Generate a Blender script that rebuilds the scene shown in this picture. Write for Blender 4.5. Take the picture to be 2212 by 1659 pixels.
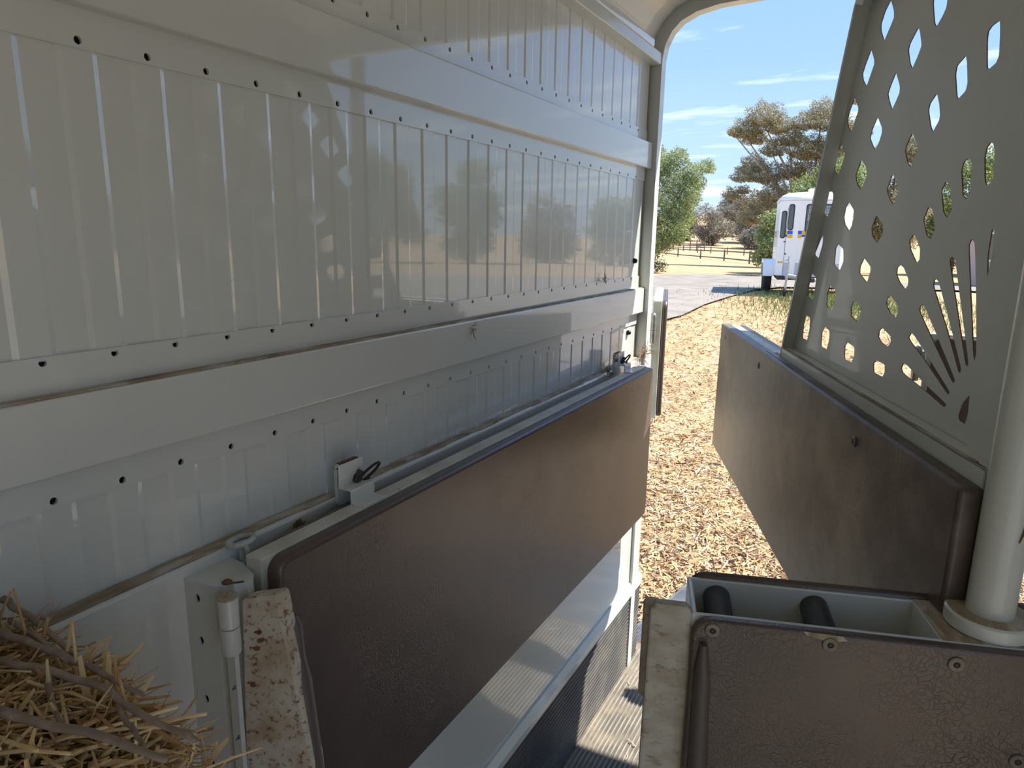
import bpy, bmesh, math, random
import numpy as np
from mathutils import Vector, Matrix
from mathutils.geometry import tessellate_polygon

for o in list(bpy.data.objects):
    bpy.data.objects.remove(o)
SC = bpy.context.scene
COL = SC.collection
rnd = random.Random(7)
PI = math.pi

# ------------------------------------------------------------------ camera
CAM = Vector((0.75, 0.0, 1.6))
cd = bpy.data.cameras.new('camera')
cam = bpy.data.objects.new('camera', cd)
COL.objects.link(cam)
RX = Vector((0.87611582, 0.48185349, 0.01543635))      # image right in world axes
DN = Vector((0.11579709, -0.17924718, -0.97696545))    # image down
FW = Vector((-0.46798728, 0.85772237, -0.21283852))    # view direction
M = Matrix((RX, -DN, -FW)).transposed().to_4x4()
M.translation = CAM
cam.matrix_world = M
cd.sensor_fit = 'HORIZONTAL'
cd.sensor_width = 36.0
cd.lens = 36.0 * 1481.0 / 2212.0
cd.clip_start = 0.02
cd.clip_end = 2000
SC.camera = cam

# ------------------------------------------------------------------ sky, sun, exposure
SC.view_settings.view_transform = 'Standard'
SC.view_settings.look = 'None'
SC.view_settings.gamma = 1.0
SC.view_settings.use_curve_mapping = False
SC.view_settings.exposure = 1.13

world = bpy.data.worlds.new('World')
SC.world = world
world.use_nodes = True
wt = world.node_tree
for n in list(wt.nodes):
    wt.nodes.remove(n)
def wn(t, **k):
    n = wt.nodes.new(t)
    for a, b in k.items():
        setattr(n, a, b)
    return n
tc = wn('ShaderNodeTexCoord')
sep = wn('ShaderNodeSeparateXYZ')
wt.links.new(tc.outputs['Generated'], sep.inputs[0])
ramp = wn('ShaderNodeValToRGB')
els = ramp.color_ramp.elements
els[0].position = 0.0; els[0].color = (0.38, 0.47, 0.55, 1)
els[1].position = 1.0; els[1].color = (0.08, 0.25, 0.62, 1)
e = els.new(0.10); e.color = (0.285, 0.41, 0.57, 1)
e = els.new(0.22); e.color = (0.21, 0.335, 0.585, 1)
e = els.new(0.45); e.color = (0.15, 0.28, 0.56, 1)
wt.links.new(sep.outputs['Z'], ramp.inputs[0])
# thin streaky cloud: noise over the direction projected on a flat cloud layer
zc = wn('ShaderNodeMath', operation='MAXIMUM'); zc.inputs[1].default_value = 0.02
wt.links.new(sep.outputs['Z'], zc.inputs[0])
za = wn('ShaderNodeMath', operation='ADD'); za.inputs[1].default_value = 0.10
wt.links.new(zc.outputs[0], za.inputs[0])
dx = wn('ShaderNodeMath', operation='DIVIDE'); dy = wn('ShaderNodeMath', operation='DIVIDE')
wt.links.new(sep.outputs['X'], dx.inputs[0]); wt.links.new(za.outputs[0], dx.inputs[1])
wt.links.new(sep.outputs['Y'], dy.inputs[0]); wt.links.new(za.outputs[0], dy.inputs[1])
cx = wn('ShaderNodeCombineXYZ')
wt.links.new(dx.outputs[0], cx.inputs[0]); wt.links.new(dy.outputs[0], cx.inputs[1])
mp = wn('ShaderNodeMapping'); mp.inputs['Scale'].default_value = (0.9, 2.2, 1); mp.inputs['Rotation'].default_value = (0, 0, 0.12)
mp.inputs['Location'].default_value = (3.4, 1.7, 0.3)
wt.links.new(cx.outputs[0], mp.inputs[0])
nz = wn('ShaderNodeTexNoise'); nz.inputs['Scale'].default_value = 1.15; nz.inputs['Detail'].default_value = 6; nz.inputs['Roughness'].default_value = 0.55
wt.links.new(mp.outputs[0], nz.inputs['Vector'])
cr = wn('ShaderNodeMapRange'); cr.inputs['From Min'].default_value = 0.53; cr.inputs['From Max'].default_value = 0.74; cr.inputs['To Max'].default_value = 0.9
wt.links.new(nz.outputs['Fac'], cr.inputs['Value'])
mixc = wn('ShaderNodeMix', data_type='RGBA')
mixc.inputs['B'].default_value = (0.70, 0.76, 0.80, 1)
wt.links.new(cr.outputs[0], mixc.inputs['Factor']); wt.links.new(ramp.outputs[0], mixc.inputs['A'])
bg = wn('ShaderNodeBackground'); bg.inputs['Strength'].default_value = 1.0
wt.links.new(mixc.outputs['Result'], bg.inputs[0])
wo = wn('ShaderNodeOutputWorld'); wt.links.new(bg.outputs[0], wo.inputs[0])

sd = bpy.data.lights.new('sun_offscreen', 'SUN'); sd.energy = 4.6; sd.angle = math.radians(0.55); sd.color = (1.0, 0.96, 0.90)
sun = bpy.data.objects.new('sun_offscreen', sd); COL.objects.link(sun)
sun.rotation_euler = Vector((0.60, 0.267, 1.0)).to_track_quat('Z', 'Y').to_euler()
sun.location = (6, 3, 10)

# ------------------------------------------------------------------ helpers
class MB:
    def __init__(s):
        s.v = []; s.f = []; s.mi = []
    def add(s, vs, fs, mi=0):
        b = len(s.v); s.v += [tuple(p) for p in vs]
        s.f += [tuple(i + b for i in f) for f in fs]; s.mi += [mi] * len(fs)
        return s
    def box(s, lo, hi, mi=0, m=None):
        x0, y0, z0 = lo; x1, y1, z1 = hi
        vs = [(x0,y0,z0),(x1,y0,z0),(x1,y1,z0),(x0,y1,z0),(x0,y0,z1),(x1,y0,z1),(x1,y1,z1),(x0,y1,z1)]
        if m is not None: vs = [tuple(m @ Vector(p)) for p in vs]
        return s.add(vs, [(3,2,1,0),(4,5,6,7),(0,1,5,4),(1,2,6,5),(2,3,7,6),(3,0,4,7)], mi)
    def prism(s, poly, a0, a1, axis='z', mi=0, cap=True, m=None):
        # poly: 2D points; axis: extrusion axis. z:(x,y) y:(x,z) x:(y,z)
        def P(p, a):
            if axis == 'z': q = (p[0], p[1], a)
            elif axis == 'y': q = (p[0], a, p[1])
            else: q = (a, p[0], p[1])
            return tuple(m @ Vector(q)) if m is not None else q
        n = len(poly); vs = [P(p, a0) for p in poly] + [P(p, a1) for p in poly]
        fs = [(i, (i+1) % n, n + (i+1) % n, n + i) for i in range(n)]
        if cap: fs += [tuple(range(n-1, -1, -1)), tuple(range(n, 2*n))]
        return s.add(vs, fs, mi)
    def strip(s, poly, a0, a1, axis='z', mi=0, m=None):   # open extruded polyline
        def P(p, a):
            if axis == 'z': q = (p[0], p[1], a)
            elif axis == 'y': q = (p[0], a, p[1])
            else: q = (a, p[0], p[1])
            return tuple(m @ Vector(q)) if m is not None else q
        n = len(poly); vs = [P(p, a0) for p in poly] + [P(p, a1) for p in poly]
        return s.add(vs, [(i, i+1, n+i+1, n+i) for i in range(n-1)], mi)
    def tube(s, pts, rad, n=8, mi=0, cap=True):
        pts = [Vector(p) for p in pts]; k = len(pts)
        rr = rad if isinstance(rad, (list, tuple)) else [rad] * k
        vs = []; up = Vector((0.13, 0.07, 1)).normalized(); prev = None
        for i, p in enumerate(pts):
            t = (pts[min(i+1, k-1)] - pts[max(i-1, 0)]).normalized()
            a = prev if prev is not None else (up if abs(t.dot(up)) < 0.95 else Vector((1, 0, 0)))
            a = (a - t * a.dot(t)).normalized(); b = t.cross(a); prev = a
            for j in range(n):
                g = 2*PI*j/n
                vs.append(p + (a*math.cos(g) + b*math.sin(g)) * rr[i])
        fs = [(i*n+j, i*n+(j+1) % n, (i+1)*n+(j+1) % n, (i+1)*n+j) for i in range(k-1) for j in range(n)]
        if cap: fs += [tuple(range(n-1, -1, -1)), tuple(range((k-1)*n, k*n))]
        return s.add(vs, fs, mi)
    def ring(s, pts, rad, n=8, mi=0):      # closed tube through pts
        pts = [Vector(p) for p in pts]; k = len(pts); vs = []
        c = sum(pts, Vector()) / k
        for i, p in enumerate(pts):
            t = (pts[(i+1) % k] - pts[i-1]).normalized()
            a = (p - c); a = (a - t*a.dot(t)).normalized(); b = t.cross(a)
            for j in range(n):
                g = 2*PI*j/n; vs.append(p + (a*math.cos(g) + b*math.sin(g))*rad)
        fs = [(i*n+j, i*n+(j+1) % n, ((i+1) % k)*n+(j+1) % n, ((i+1) % k)*n+j) for i in range(k) for j in range(n)]
        return s.add(vs, fs, mi)
    def lathe(s, prof, c=(0, 0, 0), n=32, mi=0, m=None):   # prof: (r,z)
        vs = []
        for r, z in prof:
            for j in range(n):
                g = 2*PI*j/n; q = Vector((c[0]+r*math.cos(g), c[1]+r*math.sin(g), c[2]+z))
                vs.append(m @ q if m is not None else q)
        k = len(prof)
        fs = [(i*n+j, i*n+(j+1) % n, (i+1)*n+(j+1) % n, (i+1)*n+j) for i in range(k-1) for j in range(n)]
        fs += [tuple(range(n-1, -1, -1)), tuple(range((k-1)*n, k*n))]
        return s.add(vs, fs, mi)
    def build(s, name, mats, parent=None, smooth=False, bevel=0, seg=2, angle=40, **kw):
        me = bpy.data.meshes.new(name); me.from_pydata(s.v, [], s.f); me.validate()
        for m in (mats if isinstance(mats, (list, tuple)) else [mats]): me.materials.append(m)
        if len(me.polygons) == len(s.mi): me.polygons.foreach_set('material_index', s.mi)
        bm = bmesh.new(); bm.from_mesh(me); bmesh.ops.recalc_face_normals(bm, faces=bm.faces); bm.to_mesh(me); bm.free()
        if smooth:
            me.polygons.foreach_set('use_smooth', [True]*len(me.polygons))
            try: me.set_sharp_from_angle(angle=math.radians(angle))
            except Exception: pass
        o = bpy.data.objects.new(name, me); COL.objects.link(o)
        if parent: o.parent = parent
        if bevel:
            b = o.modifiers.new('bevel', 'BEVEL'); b.width = bevel; b.segments = seg; b.limit_method = 'ANGLE'; b.angle_limit = math.radians(35)
            b.harden_normals = False
        for k, x in kw.items(): o[k] = x
        return o
def empty(name, loc=(0, 0, 0), rz=0, **kw):
    o = bpy.data.objects.new(name, None); COL.objects.link(o); o.location = loc; o.rotation_euler = (0, 0, rz)
    o.empty_display_size = 0.05
    for k, x in kw.items(): o[k] = x
    return o
def rrect(x0, y0, x1, y1, r, n=5):
    pts = []
    for cx_, cy_, a in ((x1-r, y1-r, 0), (x0+r, y1-r, 90), (x0+r, y0+r, 180), (x1-r, y0+r, 270)):
        for i in range(n+1):
            g = math.radians(a + 90*i/n); pts.append((cx_ + r*math.cos(g), cy_ + r*math.sin(g)))
    return pts

# ------------------------------------------------------------------ materials
def lin(r, g, b):
    f = lambda c: (c/255/12.92) if c/255 <= 0.04045 else ((c/255+0.055)/1.055)**2.4
    return (f(r), f(g), f(b), 1)
def mat(name, col, rough=0.5, metal=0.0, spec=0.5, col2=None, nscale=8.0, n0=0.4, n1=0.65, ndet=5, coat=0.0, bump=0.0, bscale=40.0, coord='Object',
        trans=0.0, stretch=None, col3=None, n3scale=20.0, m0=0.55, m1=0.62, subsurf=0.0, crackle=0.0, cscale=60.0, bdist=0.002, bdet=4):
    m = bpy.data.materials.new(name); m.use_nodes = True; t = m.node_tree; b = t.nodes['Principled BSDF']
    b.inputs['Base Color'].default_value = col; b.inputs['Roughness'].default_value = rough; b.inputs['Metallic'].default_value = metal
    b.inputs['Specular IOR Level'].default_value = spec
    if coat: b.inputs['Coat Weight'].default_value = coat; b.inputs['Coat Roughness'].default_value = 0.03; b.inputs['Coat IOR'].default_value = 1.62
    if trans: b.inputs['Transmission Weight'].default_value = trans
    vec = None
    if col2 or bump or col3 or crackle:
        c = t.nodes.new('ShaderNodeTexCoord'); vec = c.outputs[coord]
        if stretch:
            mpn = t.nodes.new('ShaderNodeMapping'); mpn.inputs['Scale'].default_value = stretch
            t.links.new(vec, mpn.inputs[0]); vec = mpn.outputs[0]
    def noise(sc, det=5, rough_=0.55):
        n = t.nodes.new('ShaderNodeTexNoise'); n.inputs['Scale'].default_value = sc; n.inputs['Detail'].default_value = det; n.inputs['Roughness'].default_value = rough_
        t.links.new(vec, n.inputs['Vector']); return n.outputs['Fac']
    def rng(s, a, b_):
        n = t.nodes.new('ShaderNodeMapRange'); n.inputs['From Min'].default_value = a; n.inputs['From Max'].default_value = b_
        t.links.new(s, n.inputs['Value']); return n.outputs[0]
    cur = None
    if col2:
        x = t.nodes.new('ShaderNodeMix'); x.data_type = 'RGBA'; x.inputs['A'].default_value = col; x.inputs['B'].default_value = col2
        t.links.new(rng(noise(nscale, ndet), n0, n1), x.inputs['Factor']); cur = x.outputs['Result']
    if col3:
        x = t.nodes.new('ShaderNodeMix'); x.data_type = 'RGBA'; x.inputs['B'].default_value = col3
        if cur is not None: t.links.new(cur, x.inputs['A'])
        else: x.inputs['A'].default_value = col
        t.links.new(rng(noise(n3scale, 6, 0.65), m0, m1), x.inputs['Factor']); cur = x.outputs['Result']
    if cur is not None: t.links.new(cur, b.inputs['Base Color'])
    h = None
    if bump: 
        h = noise(bscale, bdet)
    if crackle:
        v = t.nodes.new('ShaderNodeTexVoronoi'); v.feature = 'DISTANCE_TO_EDGE'; v.inputs['Scale'].default_value = cscale
        dn = t.nodes.new('ShaderNodeTexNoise'); dn.inputs['Scale'].default_value = cscale*0.25; t.links.new(vec, dn.inputs['Vector'])
        va = t.nodes.new('ShaderNodeMixRGB'); va.blend_type = 'ADD'; va.inputs[0].default_value = 0.06
        t.links.new(vec, va.inputs[1]); t.links.new(dn.outputs['Color'], va.inputs[2]); t.links.new(va.outputs[0], v.inputs['Vector'])
        r = rng(v.outputs['Distance'], 0.0, 0.10)
        # creases only in patches
        pm = rng(noise(5.0, 3), 0.42, 0.62)
        mm = t.nodes.new('ShaderNodeMath'); mm.operation = 'MAXIMUM'
        inv = t.nodes.new('ShaderNodeMath'); inv.operation = 'SUBTRACT'; inv.inputs[0].default_value = 1.0; t.links.new(pm, inv.inputs[1])
        t.links.new(r, mm.inputs[0]); t.links.new(inv.outputs[0], mm.inputs[1])
        bp0 = t.nodes.new('ShaderNodeBump'); bp0.inputs['Strength'].default_value = crackle; bp0.inputs['Distance'].default_value = 0.002
        t.links.new(mm.outputs[0], bp0.inputs['Height'])
    if h is not None:
        bp = t.nodes.new('ShaderNodeBump'); bp.inputs['Strength'].default_value = bump; bp.inputs['Distance'].default_value = bdist
        t.links.new(h, bp.inputs['Height'])
        if crackle: t.links.new(bp0.outputs[0], bp.inputs['Normal'])
        t.links.new(bp.outputs[0], b.inputs['Normal'])
    elif crackle: t.links.new(bp0.outputs[0], b.inputs['Normal'])
    return m

GW = (0.71, 0.73, 0.68, 1)
PAINT = mat('wall_paint', GW, rough=0.28, col2=(0.68, 0.695, 0.645, 1), nscale=2.0, coat=0.9, bump=0.05, bscale=55, bdist=0.001, bdet=1)
PAINT2 = mat('frame_paint', (0.68, 0.71, 0.67, 1), rough=0.35, col2=(0.60, 0.62, 0.57, 1), nscale=4, coat=0.4, bump=0.05, bscale=60, col3=(0.30, 0.22, 0.14, 1), n3scale=9, m0=0.70, m1=0.76)
PAINTG = mat('grille_paint', (0.71, 0.73, 0.68, 1), rough=0.42, col2=(0.67, 0.685, 0.635, 1), nscale=5, coat=0.15, bump=0.08, bscale=180)
CEIL = mat('ceiling_paint', (0.67, 0.67, 0.62, 1), rough=0.35, coat=0.4)
WHITE = mat('cap_paint', (0.66, 0.66, 0.58, 1), rough=0.45, col2=(0.52, 0.49, 0.40, 1), nscale=14, col3=(0.25, 0.18, 0.11, 1), n3scale=26, m0=0.66, m1=0.72)
RUST = mat('rusted_paint', (0.56, 0.53, 0.44, 1), rough=0.6, col2=(0.40, 0.32, 0.21, 1), nscale=22, n0=0.42, n1=0.68, col3=(0.20, 0.085, 0.03, 1), n3scale=130, m0=0.53, m1=0.66, bump=0.3, bscale=120)
RUST2 = mat('stained_paint', (0.50, 0.48, 0.40, 1), rough=0.55, col2=(0.36, 0.30, 0.22, 1), nscale=20, col3=(0.26, 0.17, 0.10, 1), n3scale=60, m0=0.54, m1=0.70, stretch=(1, 1, 1.8), bump=0.2, bscale=90)
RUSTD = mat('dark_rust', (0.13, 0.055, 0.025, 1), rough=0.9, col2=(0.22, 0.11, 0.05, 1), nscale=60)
PAD = mat('brown_vinyl', (0.078, 0.056, 0.046, 1), rough=0.32, spec=0.7, col2=(0.115, 0.083, 0.066, 1), nscale=3.0, n0=0.35, n1=0.7, bump=0.25, bscale=500, bdist=0.0006, crackle=0.25, cscale=120)
PADF = PAD
PADG = mat('dusty_vinyl', (0.078, 0.056, 0.046, 1), rough=0.40, spec=0.6, col2=(0.115, 0.083, 0.066, 1), nscale=3.0, n0=0.35, n1=0.7, bump=0.25, bscale=500, bdist=0.0006, crackle=0.2, cscale=130, col3=(0.24, 0.205, 0.165, 1), n3scale=5.0, m0=0.42, m1=0.70)
ROLL = mat('rubber_edge', (0.10, 0.083, 0.075, 1), rough=0.5)
RUB = mat('ribbed_rubber', (0.050, 0.047, 0.042, 1), rough=0.55, col2=(0.13, 0.115, 0.09, 1), nscale=7.0, n0=0.45, n1=0.72, bump=0.3, bscale=150)
RUBF = mat('floor_rubber', (0.10, 0.09, 0.075, 1), rough=0.7, col2=(0.21, 0.175, 0.12, 1), nscale=9.0, n0=0.40, n1=0.62, bump=0.3, bscale=150)
RUBT = mat('worn_ridges', (0.34, 0.30, 0.24, 1), rough=0.6, col2=(0.22, 0.19, 0.15, 1), nscale=14.0)
RUBR = mat('ramp_rubber', (0.10, 0.105, 0.115, 1), rough=0.5, col2=(0.16, 0.16, 0.16, 1), nscale=6.0, bump=0.2, bscale=150)
DUST = mat('ledge_dust', (0.40, 0.33, 0.23, 1), rough=0.95, col2=(0.25, 0.19, 0.12, 1), nscale=16, stretch=(4, 1, 1), col3=(0.52, 0.49, 0.42, 1), n3scale=10, m0=0.5, m1=0.62)
STEEL = mat('worn_steel', (0.42, 0.40, 0.36, 1), rough=0.38, metal=0.9, col2=(0.30, 0.27, 0.22, 1), nscale=40)
IRON = mat('grimy_iron', (0.055, 0.048, 0.042, 1), rough=0.5, metal=0.4)
BLACK = mat('black_plastic', (0.008, 0.008, 0.009, 1), rough=0.2)
LAMP = mat('clear_lamp_cover', (0.80, 0.84, 0.88, 1), rough=0.10, coat=0.6)
CHAINM = mat('chain_paint', (0.50, 0.54, 0.50, 1), rough=0.4, col2=(0.40, 0.40, 0.35, 1), nscale=60)
WASH = mat('washer_metal', (0.22, 0.19, 0.15, 1), rough=0.45, metal=0.3, col2=(0.14, 0.12, 0.10, 1), nscale=80)
TUBEM = mat('rubber_tube', (0.035, 0.037, 0.045, 1), rough=0.42)
GLASS = mat('tinted_glass', (0.05, 0.06, 0.06, 1), rough=0.06, coat=0.8)

# ================================================================== the trailer interior
YF, YR = -0.95, 2.252
WX = 1.65
# ---- left wall: outer skin carries the sheets, strips, beams as parts
wl = MB().box((-0.06, YF, -0.02), (-0.035, 2.30, 2.20)).build('wall_left', PAINT2, kind='structure')

def ribbed(z0, z1, name='ribbed_sheet'):
    prof = []; p = 0.0758; y = 0.386 - p*18
    while y < YR:
        for dy_, x in ((-0.003, 0.0), (0.003, -0.0019), (0.037, -0.0019), (0.043, 0.0)):
            yy = y + dy_
            if YF <= yy <= YR: prof.append((x, yy))
        y += p
    prof = [(0.0, YF)] + prof + [(0.0, YR)]
    n = len(prof); b = MB(); zs = [z0, z1]
    b.strip(prof, z0, z1, 'z')
    return b.build(name, PAINT, wl)
ribbed(1.185, 1.3115); ribbed(1.466, 1.7805); ribbed(1.929, 2.14)

def perforated(z0, z1, zh, y_first):
    p = 0.0749; R = 0.0041; N = 14; b = MB(); xt = 0.0028
    ys = []; y = y_first - p*17
    while y < YR - 0.04:
        if y > YF + 0.04: ys.append(y)
        y += p
    cuts = [YF] + [(ys[i]+ys[i+1])/2 for i in range(len(ys)-1)] + [YR + 0.003]
    for i, yc in enumerate(ys):
        a, c = cuts[i], cuts[i+1]
        circ = []; rim = []
        for j in range(N):
            g = 2*PI*j/N; cy, cz = math.cos(g), math.sin(g)
            circ.append((yc + R*cy, zh + R*cz))
            # ray to the cell border
            ts = []
            if cy > 1e-6: ts.append((c-yc)/cy)
            if cy < -1e-6: ts.append((a-yc)/cy)
            if cz > 1e-6: ts.append((z1-zh)/cz)
            if cz < -1e-6: ts.append((z0-zh)/cz)
            t = min(ts); rim.append((yc+t*cy, zh+t*cz))
        cor = [(a, z0), (c, z0), (c, z1), (a, z1)]
        vs = [(xt, q[0], q[1]) for q in circ] + [(xt, q[0], q[1]) for q in rim] + [(-0.001, q[0], q[1]) for q in circ] + [(xt, q[0], q[1]) for q in cor]
        fs = [(j, (j+1) % N, N+(j+1) % N, N+j) for j in range(N)] + [(j, 2*N+j, 2*N+(j+1) % N, (j+1) % N) for j in range(N)]
        # corner fills
        for ci, q in enumerate(cor):
            best = None
            for j in range(N):
                r0, r1 = rim[j], rim[(j+1) % N]
                on = lambda r, q=q: (abs(r[0]-q[0]) < 1e-7, abs(r[1]-q[1]) < 1e-7)
                if (on(r0)[0] and on(r1)[1]) or (on(r0)[1] and on(r1)[0]):
                    if abs(r0[0]-r1[0]) > 1e-7 and abs(r0[1]-r1[1]) > 1e-7: best = j
            if best is not None: fs.append((N+best, N+(best+1) % N, 3*N+ci))
        b.add(vs, fs, 0)
    # edges of the strip
    b.box((-0.003, YF, z0-0.0002), (xt-0.0001, YR, z0)).box((-0.003, YF, z1), (xt-0.0001, YR, z1+0.0002))
    return b.build('perforated_strip', PAINT, wl)
perforated(1.7775, 1.820, 1.7850, 0.444)
perforated(1.424, 1.4705, 1.4650, 0.372)
perforated(1.3095, 1.356, 1.3180, 0.365)
perforated(1.890, 1.9330, 1.9245, 0.891)

def beam(z0, z1):
    prof = [(-0.002, z0), (0.0195, z0), (0.021, z0+0.002), (0.021, z1-0.002), (0.0195, z1), (-0.002, z1)]
    MB().prism(prof, YF, 2.268, 'y').build('beam', PAINT, wl, bevel=0.001)
beam(1.349, 1.430); beam(1.816, 1.897)
MB().box((0.0025, YF, 1.4300), (0.016, 2.27, 1.4325)).build('beam_dust', DUST, wl)
# rim rail under the roof
MB().box((-0.03, YF, 2.130), (0.034, 2.268, 2.166)).build('rim_rail', PAINT2, wl, bevel=0.004)
# lower smooth panel whose top edge is the dusty rail
MB().box((-0.03, YF, 0.30), (0.025, 2.372, 1.192)).build('lower_panel', PAINT, wl, bevel=0.004)
d = MB(); yy = YF
while yy < 2.26:
    L = rnd.uniform(0.05, 0.14); w0, w1 = rnd.uniform(0.001, 0.004), rnd.uniform(0.015, 0.021)
    d.add([(w0, yy, 1.1925), (w1, yy, 1.1925), (w1+rnd.uniform(-.002, .002), min(yy+L, 2.27), 1.1925), (w0, min(yy+L, 2.27), 1.1925), (w0, yy, 1.1955), (w0, min(yy+L, 2.27), 1.1955)], [(0, 1, 2, 3), (4, 1, 2, 5)]); yy += L
d.build('ledge_dust', DUST, wl)
# metal lip over the rubber kick strip
MB().prism([(0.02, 0.345), (0.030, 0.345), (0.042, 0.325), (0.042, 0.302), (0.02, 0.302)], YF, 2.365, 'y').build('kick_lip', PAINT2, wl, bevel=0.002)
prof = []; z = 0.0
while z < 0.306:
    prof += [(0.032, z), (0.032, z+0.0075), (0.0272, z+0.0095), (0.0272, z+0.0135)]; z += 0.0155
b = MB().strip(prof, YF, 2.375, 'y'); b.box((0.0, YF, -0.001), (0.0270, 2.375, 0.306))
b.build('kick_rubber', RUB, wl)

# ---- floor
b = MB(); x = 0.0
while x < WX:
    b.strip([(x, -0.003), (x+0.0095, -0.003)], YF, 2.43, 'y', 0)
    b.strip([(x+0.0095, -0.003), (x+0.0106, 0.0008), (x+0.0134, 0.0008), (x+0.0145, -0.003)], YF, 2.43, 'y', 1); x += 0.0145
b.box((-0.05, YF, -0.06), (WX+0.05, 2.43, -0.0032))
fl = b.build('floor', [RUBF, RUBT], kind='structure')
MB().box((-0.05, 2.43, -0.055), (WX+0.05, 2.447, -0.004)).build('sill_board', mat('sill_wood', (0.16, 0.085, 0.045, 1), rough=0.8, col2=(0.08, 0.05, 0.03, 1), nscale=12), fl)

# ---- right and front walls
b = MB()   # unseen jockey door opening, added to bring light to the foreground
for lo, hi in (((0.15, -0.02), (2.29, 2.20)), ((YF, -0.02), (-0.90, 2.20)), ((-0.90, 2.05), (0.15, 2.20)), ((-0.90, -0.02), (0.15, 0.10))):
    b.box((WX, lo[0], lo[1]), (WX+0.05, hi[0], hi[1]))
for z0, z1 in ((1.349, 1.43), (1.816, 1.89)): b.box((WX-0.021, 0.16, z0), (WX, 2.29, z1))
wr = b.build('wall_right', PAINT, kind='structure')
b = MB()
for x0, x1, z0, z1 in ((-0.06, WX+0.05, -0.02, 2.36),):
    b.box((x0, YF-0.04, z0), (x1, YF, z1))
b.build('wall_front', PAINT2, kind='structure')

# ---- roof
cs = [(-0.03, 2.16), (0.0, 2.175), (0.012, 2.215), (0.035, 2.255), (0.075, 2.29), (0.14, 2.318), (0.26, 2.342), (0.45, 2.36), (0.825, 2.372)]
cs = cs + [(WX-x, z) for x, z in reversed(cs[:-1])]
b = MB().strip(cs, YF-0.04, 2.31, 'y')
b.strip([(x + (0.02 if x > .825 else -0.02 if x < .825 else 0), z+0.03) for x, z in cs], YF-0.04, 2.31, 'y')
ce = b.build('ceiling', CEIL, smooth=True, angle=60, kind='structure')
# pressed stiffening bead and raised field in the roof skin
def on_roof(x):
    for (xa, za), (xb, zb) in zip(cs, cs[1:]):
        if xa <= x <= xb: return za + (zb-za)*(x-xa)/(xb-xa)
    return 2.3
def roof_patch(x0, x1, y0, y1, t, name):
    b = MB(); n = 6; vs = []
    for k in range(n+1):
        x = x0+(x1-x0)*k/n
        for y in (y0, y1): vs += [(x, y, on_roof(x)-t), (x, y, on_roof(x)+0.004)]
    fs = []
    for k in range(n):
        o = k*4; fs += [(o, o+2, o+6, o+4), (o, o+4, o+5, o+1), (o+2, o+3, o+7, o+6)]
    fs += [(0, 1, 3, 2), (n*4, n*4+2, n*4+3, n*4+1)]
    b.add(vs, fs); return b.build(name, CEIL, ce, bevel=0.003)
roof_patch(0.085, 0.100, 0.2, 2.10, 0.004, 'roof_bead')
roof_patch(0.20, 0.62, 0.2, 1.98, 0.006, 'roof_panel')
roof_patch(1.03, 1.45, 0.2, 1.98, 0.006, 'roof_panel')

# ---- rear hoop (posts and rounded arch)
def outline(half): return half + [(WX-x, z) for x, z in reversed(half[:-1])]
HA = outline([(0.036, -0.02), (0.036, 2.10), (0.037, 2.15), (0.044, 2.19), (0.062, 2.225), (0.09, 2.252), (0.135, 2.272), (0.202, 2.284), (0.33, 2.289), (0.825, 2.293)])
HB = outline([(-0.002, -0.02), (-0.002, 2.14), (0.0, 2.19), (0.010, 2.235), (0.032, 2.27), (0.064, 2.295), (0.11, 2.314), (0.178, 2.326), (0.30, 2.332), (0.825, 2.336)])
def hoop(inn, off, y0, y1, name, mt, inset=0.0, **kw):
    pts = [Vector((p[0], 0, p[1])) for p in inn]; n = len(pts); vs = []
    for i, p in enumerate(pts):
        t = (pts[min(i+1, n-1)] - pts[max(i-1, 0)]).normalized(); nr = Vector((-t.z, 0, t.x))
        a = p - nr*inset; c = p + nr*off
        vs += [(a.x, y0, a.z), (c.x, y0, c.z), (c.x, y1, c.z), (a.x, y1, a.z)]
    fs = []
    for i in range(n-1):
        for j in range(4): fs.append((i*4+j, i*4+(j+1) % 4, (i+1)*4+(j+1) % 4, (i+1)*4+j))
    fs += [(0, 1, 2, 3), tuple((n-1)*4+j for j in (3, 2, 1, 0))]
    return MB().add(vs, fs).build(name, mt, smooth=True, angle=50, **kw)
tr = hoop(HA, 0.075, 2.262, 2.304, 'trim_1', PAINT2, kind='structure')
h2 = hoop(HB, 0.05, 2.304, 2.405, 'outer_flange', PAINT2); h2.parent = tr
h3 = hoop([p for p in HB if p[1] > 2.2], 0.045, 2.405, 2.413, 'door_seal', RUB, inset=0.002); h3.parent = tr

# ---- lamp strip along the rim
lp = empty('strip_lamp', (0.018, 1.2, 2.166), label='long clear strip lamp along the top rim of the ribbed wall', category='lamp')
MB().prism(rrect(-0.016, 0.0, 0.014, 0.026, 0.006), -0.55, 0.99, 'y').build('lamp_cover', LAMP, lp, smooth=True)
MB().box((-0.017, -0.56, -0.001), (0.008, 0.995, 0.003)).build('lamp_base', PAINT2, lp)
MB().box((-0.018, -0.56, 0.020), (-0.010, 1.0, 0.030)).build('lamp_channel', STEEL, lp)

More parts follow.
